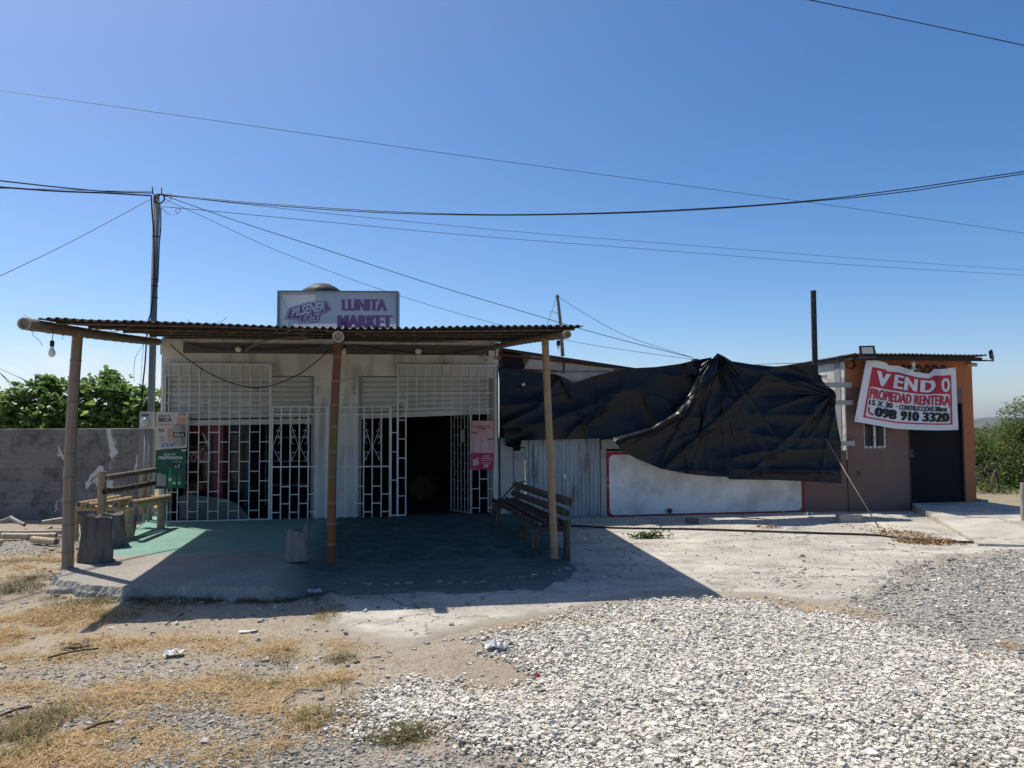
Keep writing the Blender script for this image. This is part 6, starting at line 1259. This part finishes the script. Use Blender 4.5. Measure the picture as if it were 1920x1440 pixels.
# dead leaves (stuff) and a clump of green creeper on the concrete
def leafpile(name, ells, mat, label, cat, size, zc=.015, up_=.02):
    q = []
    for cx, cy, rx, ry, n in ells:
        c = G(cx, cy); a = abs((G(cx+rx, cy)-c).x); bq = abs((G(cx, cy-ry)-G(cx, cy+ry)).y)/2; r = np.sqrt(rng.random(n))+rng.normal(0, .12, n); t = rng.uniform(0, 2*PI, n); q.append(np.stack([c.x+a*r*np.cos(t), c.y+bq*r*np.sin(t)], 1))
    q = np.concatenate(q); V, Fa, tn = leafmesh(np.c_[q, zc+rng.uniform(0, up_, len(q))], rng.uniform(size*.6, size*1.3, len(q)), .45); o = npmesh(name, V, Fa, mat, attrs={'tone': tn}); kind(o, 'stuff'); tagstuff(o, label, cat)
def leafmesh(C, sz, updown, width=.62, droop=None):
    """folded two-quad leaves with random directions; updown: 0 = vertical leaves, 1 = flat"""
    n = len(C); nrm = rng.normal(0, 1, (n, 3)); nrm[:, 2] = np.abs(nrm[:, 2])+updown*2.0; nrm /= np.linalg.norm(nrm, axis=1)[:, None]
    d = rng.normal(0, 1, (n, 3)); d -= nrm*(d*nrm).sum(1)[:, None]; d /= np.linalg.norm(d, axis=1)[:, None]+1e-9; s = np.cross(nrm, d)
    L_ = sz[:, None]; V = np.zeros((n, 6, 3)); f = rng.uniform(-.05, .22, (n, 1))
    V[:, 0] = C; V[:, 3] = C+d*L_-nrm*L_*.10
    for k, (x, wd) in ((1, (.25, .46)), (2, (.68, .40))):
        V[:, k] = C+d*L_*x+s*L_*width*wd+nrm*L_*f; V[:, 6-k] = C+d*L_*x-s*L_*width*wd+nrm*L_*f
    Fq = np.array([[0, 1, 2, 3], [0, 3, 4, 5]]); Fa = (Fq[None]+(np.arange(n)*6)[:, None, None]).reshape(-1, 4)
    return V.reshape(-1, 3), Fa, np.repeat(rng.random(n), 6)
DEADL = attr_ramp('dead_leaf', [(0, (.14, .07, .03)), (.5, (.30, .17, .07)), (1, (.48, .34, .16))], .8)
leafpile('dead_leaves', [(1735, 1017, 55, 7, 900), (1690, 1003, 50, 6, 320), (1440, 990, 24, 3, 90), (1640, 992, 60, 6, 60), (1500, 1040, 300, 40, 50), (1780, 1021, 40, 4, 120)], DEADL, 'drift of brown dead leaves on the concrete before the house', 'dead leaves', .034)
p0 = G(1218, 1008, .02); n = 240; C = np.stack([p0.x+rng.normal(0, .13, n), p0.y+rng.normal(0, .05, n), .02+np.abs(rng.normal(0, .045, n))], 1); V, Fa, tn = leafmesh(C, rng.uniform(.03, .065, n), .5)
o = npmesh('weed_clump', V, Fa, attr_ramp('weed_leaf', [(0, (.06, .09, .04)), (1, (.20, .24, .11))], .7, trans=.2), origin=tuple(p0), attrs={'tone': tn}); tag(o, 'small flat green weed clump growing on the concrete', 'weed')
# ------------------------------------------------------------------ trees
BARK = pm('tree_bark', (.16, .13, .10), (.09, .075, .06), 4, .9, .4, 14)
def leafmat(name, a, c, d): return attr_ramp(name, [(0, a), (.55, c), (1, d)], .55, trans=.48, spec=.35)
def tree(name, label, base, clumps, nleaf, lsize, mat, group, flat_=.5, trunk=.09, shell=.35):
    t = thing(name, label, 'tree', base, group); R = random.Random(int(abs(base.x*100)))
    m_ = MB(); fork = base+Vector((R.uniform(-.1, .1), 0, max(.5, (min(c[0].z for c in clumps)-base.z)*.6))); m_.tube(smoothpts([base-Vector((0, 0, .1)), base.lerp(fork, .5)+Vector((.05, .03, 0)), fork], 4), [trunk*(1-.4*i/8) for i in range(9)], 9)
    for c, r in clumps:
        k = 5; pts = smoothpts([fork, fork.lerp(c, .5)+Vector((R.uniform(-.1, .1), R.uniform(-.1, .1), .1)), c], 4); m_.tube(pts, [trunk*.5*(1-.75*i/(len(pts)-1)) for i in range(len(pts))], 6)
        for _ in range(4):
            e = c+Vector((R.gauss(0, .5)*r[0], R.gauss(0, .5)*r[1], R.gauss(.2, .45)*r[2])); m_.tube([pts[-3], pts[-3].lerp(e, .5)+Vector((0, 0, .05)), e], [trunk*.16, trunk*.1, trunk*.05], 5)
    m_.build('trunk', BARK, t)
    vol = np.array([r[0]*r[1]*r[2] for c, r in clumps]); vol = vol**.75; vol /= vol.sum(); Cs = []
    for (c, r), v_ in zip(clumps, vol):
        k = int(nleaf*v_); d = rng.normal(0, 1, (k*3, 3)); d /= np.linalg.norm(d, axis=1)[:, None]; rr = rng.random(k*3)**shell; q = d*rr[:, None]
        q = q*np.array(r)+np.array(c); msk = fbm(q[:, 0]*2.3/max(.4, r[0])+5, q[:, 2]*2.3/max(.4, r[0])+q[:, 1]*1.3, int(c.x*10) & 255, 3) > .47; Cs.append(q[msk][:k])
    C = np.concatenate(Cs); C = C[C[:, 2] > .03]; V, Fa, tn = leafmesh(C, rng.uniform(lsize*.55, lsize*1.25, len(C)), flat_, .85 if lsize > .09 else .6); npmesh('crown', V, Fa, mat, t, attrs={'tone': tn}); return t
FIG = leafmat('fig_leaf', (.05, .09, .025), (.14, .24, .05), (.32, .44, .12))
def cl(px, py, Y, rx, ry, rz_): return (P(px, py, Y), (rx, ry, rz_))
tree('fig_tree', 'broad leaved tree behind the wall at the left frame edge', G(20, 975)+Vector((-.5, 2.6, 0)), [cl(10, 770, 14.6, .55, .6, .42), (P(60, 745, 14.8), (.45, .5, .36)), cl(-60, 790, 14.6, .7, .6, .5), cl(95, 790, 14.5, .5, .5, .4), cl(40, 800, 15, .8, .7, .35)], 2600, .125, FIG, 'broad leaved trees behind the block wall', .35, .08, .5)
tree('fig_tree', 'broad leaved tree behind the wall, just left of the left post', G(120, 975)+Vector((-.3, 2.9, 0)), [cl(120, 740, 14.8, .50, .5, .34), cl(100, 720, 14.9, .25, .3, .18), cl(150, 770, 14.6, .5, .5, .42), cl(80, 715, 15.0, .22, .25, .14), cl(125, 800, 14.8, .7, .6, .4)], 2300, .125, FIG, 'broad leaved trees behind the block wall', .35, .08, .5)
tree('fig_tree', 'tallest broad leaved tree behind the wall, right of the left post', G(215, 975)+Vector((-.2, 2.8, 0)), [cl(200, 725, 14.8, .42, .5, .34), cl(195, 703, 14.9, .20, .25, .13), cl(235, 735, 14.7, .42, .5, .34), cl(255, 780, 14.6, .5, .5, .45), cl(190, 775, 14.6, .6, .5, .42), cl(275, 760, 14.8, .4, .5, .4), cl(230, 800, 14.9, .7, .6, .35), cl(330, 790, 15, .6, .6, .4)], 3600, .125, FIG, 'broad leaved trees behind the block wall', .35, .09, .5)
SM1 = leafmat('small_leaf_green', (.035, .06, .018), (.085, .13, .035), (.18, .23, .06)); SM2 = leafmat('small_leaf_olive', (.05, .07, .02), (.12, .155, .04), (.25, .28, .08)); SM3 = leafmat('feathery_leaf', (.07, .11, .03), (.13, .19, .05), (.22, .28, .08))
GRP = 'dense trees beyond the brown house'
def gb(px, Y): p = P(px, 900, Y); return Vector((p.x, Y, 0))
tree('bushy_tree', 'dense dark green shrub mass right beside the orange house corner', gb(1858, 18.5), [cl(1845, 900, 18.4, .8, .8, .75), cl(1880, 880, 18.6, .8, .8, .8), cl(1850, 960, 18.2, .9, .7, .55), cl(1905, 950, 18.3, .9, .7, .6), cl(1930, 900, 18.6, .9, .8, .8), cl(2010, 900, 18.8, 1.2, 1, .9), cl(2120, 890, 19.2, 1.5, 1, 1.0)], 12500, .085, SM1, GRP, .3, .09, .5)
tree('bushy_tree', 'light green leafy tree filling the gap above the dark shrub', gb(1850, 22), [cl(1840, 840, 22, 1.1, 1.0, .75), cl(1865, 850, 21.5, 1.0, 1.0, .8), cl(1895, 865, 21.6, 1.1, 1.0, .9), cl(1835, 880, 21.5, 1., 1., .8), cl(1980, 860, 22, 1.6, 1, 1.1), cl(2100, 850, 23, 1.8, 1.2, 1.3)], 12500, .09, SM2, GRP, .3, .10, .5)
tree('bushy_tree', 'small olive bush at the foot of the shrubs', gb(1870, 17.2), [cl(1860, 935, 17.1, .7, .6, .4), cl(1890, 965, 16.9, .8, .6, .4), cl(1850, 968, 17.0, .5, .5, .35)], 3800, .07, SM2, GRP, .3, .05, .5)
tree('feathery_tree', 'pale feathery tree overhanging from the right frame edge', gb(1960, 19.5), [cl(1915, 805, 19.4, .55, .8, .36), cl(1945, 780, 19.5, .9, .9, .6), cl(1905, 825, 19.6, .7, .8, .42), cl(1960, 830, 19.6, 1.2, 1.0, .9), cl(1890, 835, 19.8, .6, .6, .3)], 9000, .065, SM3, GRP, .5, .10, .5)
tree('bushy_tree', 'distant dark tree tops below the hill', gb(1880, 34), [cl(1875, 818, 34, 1.2, 1.2, .55), cl(1900, 822, 34.5, 1.4, 1.2, .7), cl(1845, 826, 34, 1.5, 1.2, .6), cl(1930, 830, 34, 1.6, 1.4, 1.2), cl(2010, 830, 35, 2.4, 1.6, 1.3), cl(2120, 830, 36, 2.6, 1.6, 1.6)], 8000, .13, SM1, GRP, .4, .12, .5)
YEL = flat('yellow_petal', (.75, .50, .02), .6)
for i, (px, py) in enumerate(((1880, 831), (1873, 831), (1879, 839), (1908, 864), (1881, 888), (1872, 896), (1865, 896), (1862, 901))):
    c = P(px, py, 17.5); m_ = MB()
    for k in range(5):
        a = k*2*PI/5+i; d = Vector((math.cos(a), -.25, math.sin(a))); e = Vector((-math.sin(a), 0, math.cos(a))); m_.add([c, c+d*.022+e*.016, c+d*.040+Vector((0, -.01, 0)), c+d*.022-e*.016], [(0, 1, 2, 3)], 0)
    lathe(m_, c+Vector((0, -.012, 0)), [(0, -.005), (.012, 0), (.008, .012), (0, .014)], 8, 0, Vector((0, -1, 0)))
    tag(m_.build('yellow_flower', YEL), 'yellow blossom in the dark shrubs beyond the house', 'flower', 'yellow blossoms in the shrubs')
# ------------------------------------------------------------------ hills
hx = np.linspace(-3000, 4200, 400); prof = 18+30*(fbm(hx*.0016, hx*0+.3, 61, 4)-.35)
pk = P(1861, 782, 3000); prof = prof*.45+np.exp(-((hx-pk.x)/120)**2)*0
ridge_px = [(1780, 806), (1815, 793), (1833, 788), (1848, 785), (1861, 781.5), (1875, 784.5), (1890, 787), (1912, 789), (1940, 785), (1990, 778), (2080, 790)]
rxw = [P(x, y, 3000).x for x, y in ridge_px]; rzw = [P(x, y, 3000).z for x, y in ridge_px]
prof = np.maximum(prof*.2-60, np.interp(hx, rxw, rzw, left=-60, right=-40)); prof = prof+1.2*(fbm(hx*.02, hx*0, 71, 4)-.5)
rows = []; ty = np.linspace(0, 1, 14)
for t_ in ty: rows.append(np.stack([hx, 2500+1000*t_+0*hx, -95+(prof+95)*np.sin(np.clip(t_*1.0, 0, 1)*PI)**.9+3*(fbm(hx*.012, np.full(hx.shape, t_*7), 81, 4)-.5)*math.sin(t_*PI)], 1))
o = npmesh('hills', np.concatenate(rows), gridfaces(len(hx), len(ty)), pm('hill_scrub', (.05, .065, .04), (.08, .09, .06), .02, .95), smooth=True); kind(o, 'structure')
# ------------------------------------------------------------------ haze
m, nt, b = nmat('air_haze'); nt.nodes.remove(b); pv = nd(nt, 'ShaderNodeVolumePrincipled'); pv.inputs['Color'].default_value = (.80, .88, 1, 1); pv.inputs['Density'].default_value = .00008; pv.inputs['Anisotropy'].default_value = .2
nt.links.new(pv.outputs[0], nt.nodes['Material Output'].inputs['Volume'])
HAZE = True
if HAZE:
    hz = MB(); hz.box(Vector((0, 0, -10)), Vector((5200, 0, 0)), Vector((0, 5200, 0)), Vector((0, 0, 112))); kind(hz.build('haze', m), 'stuff')
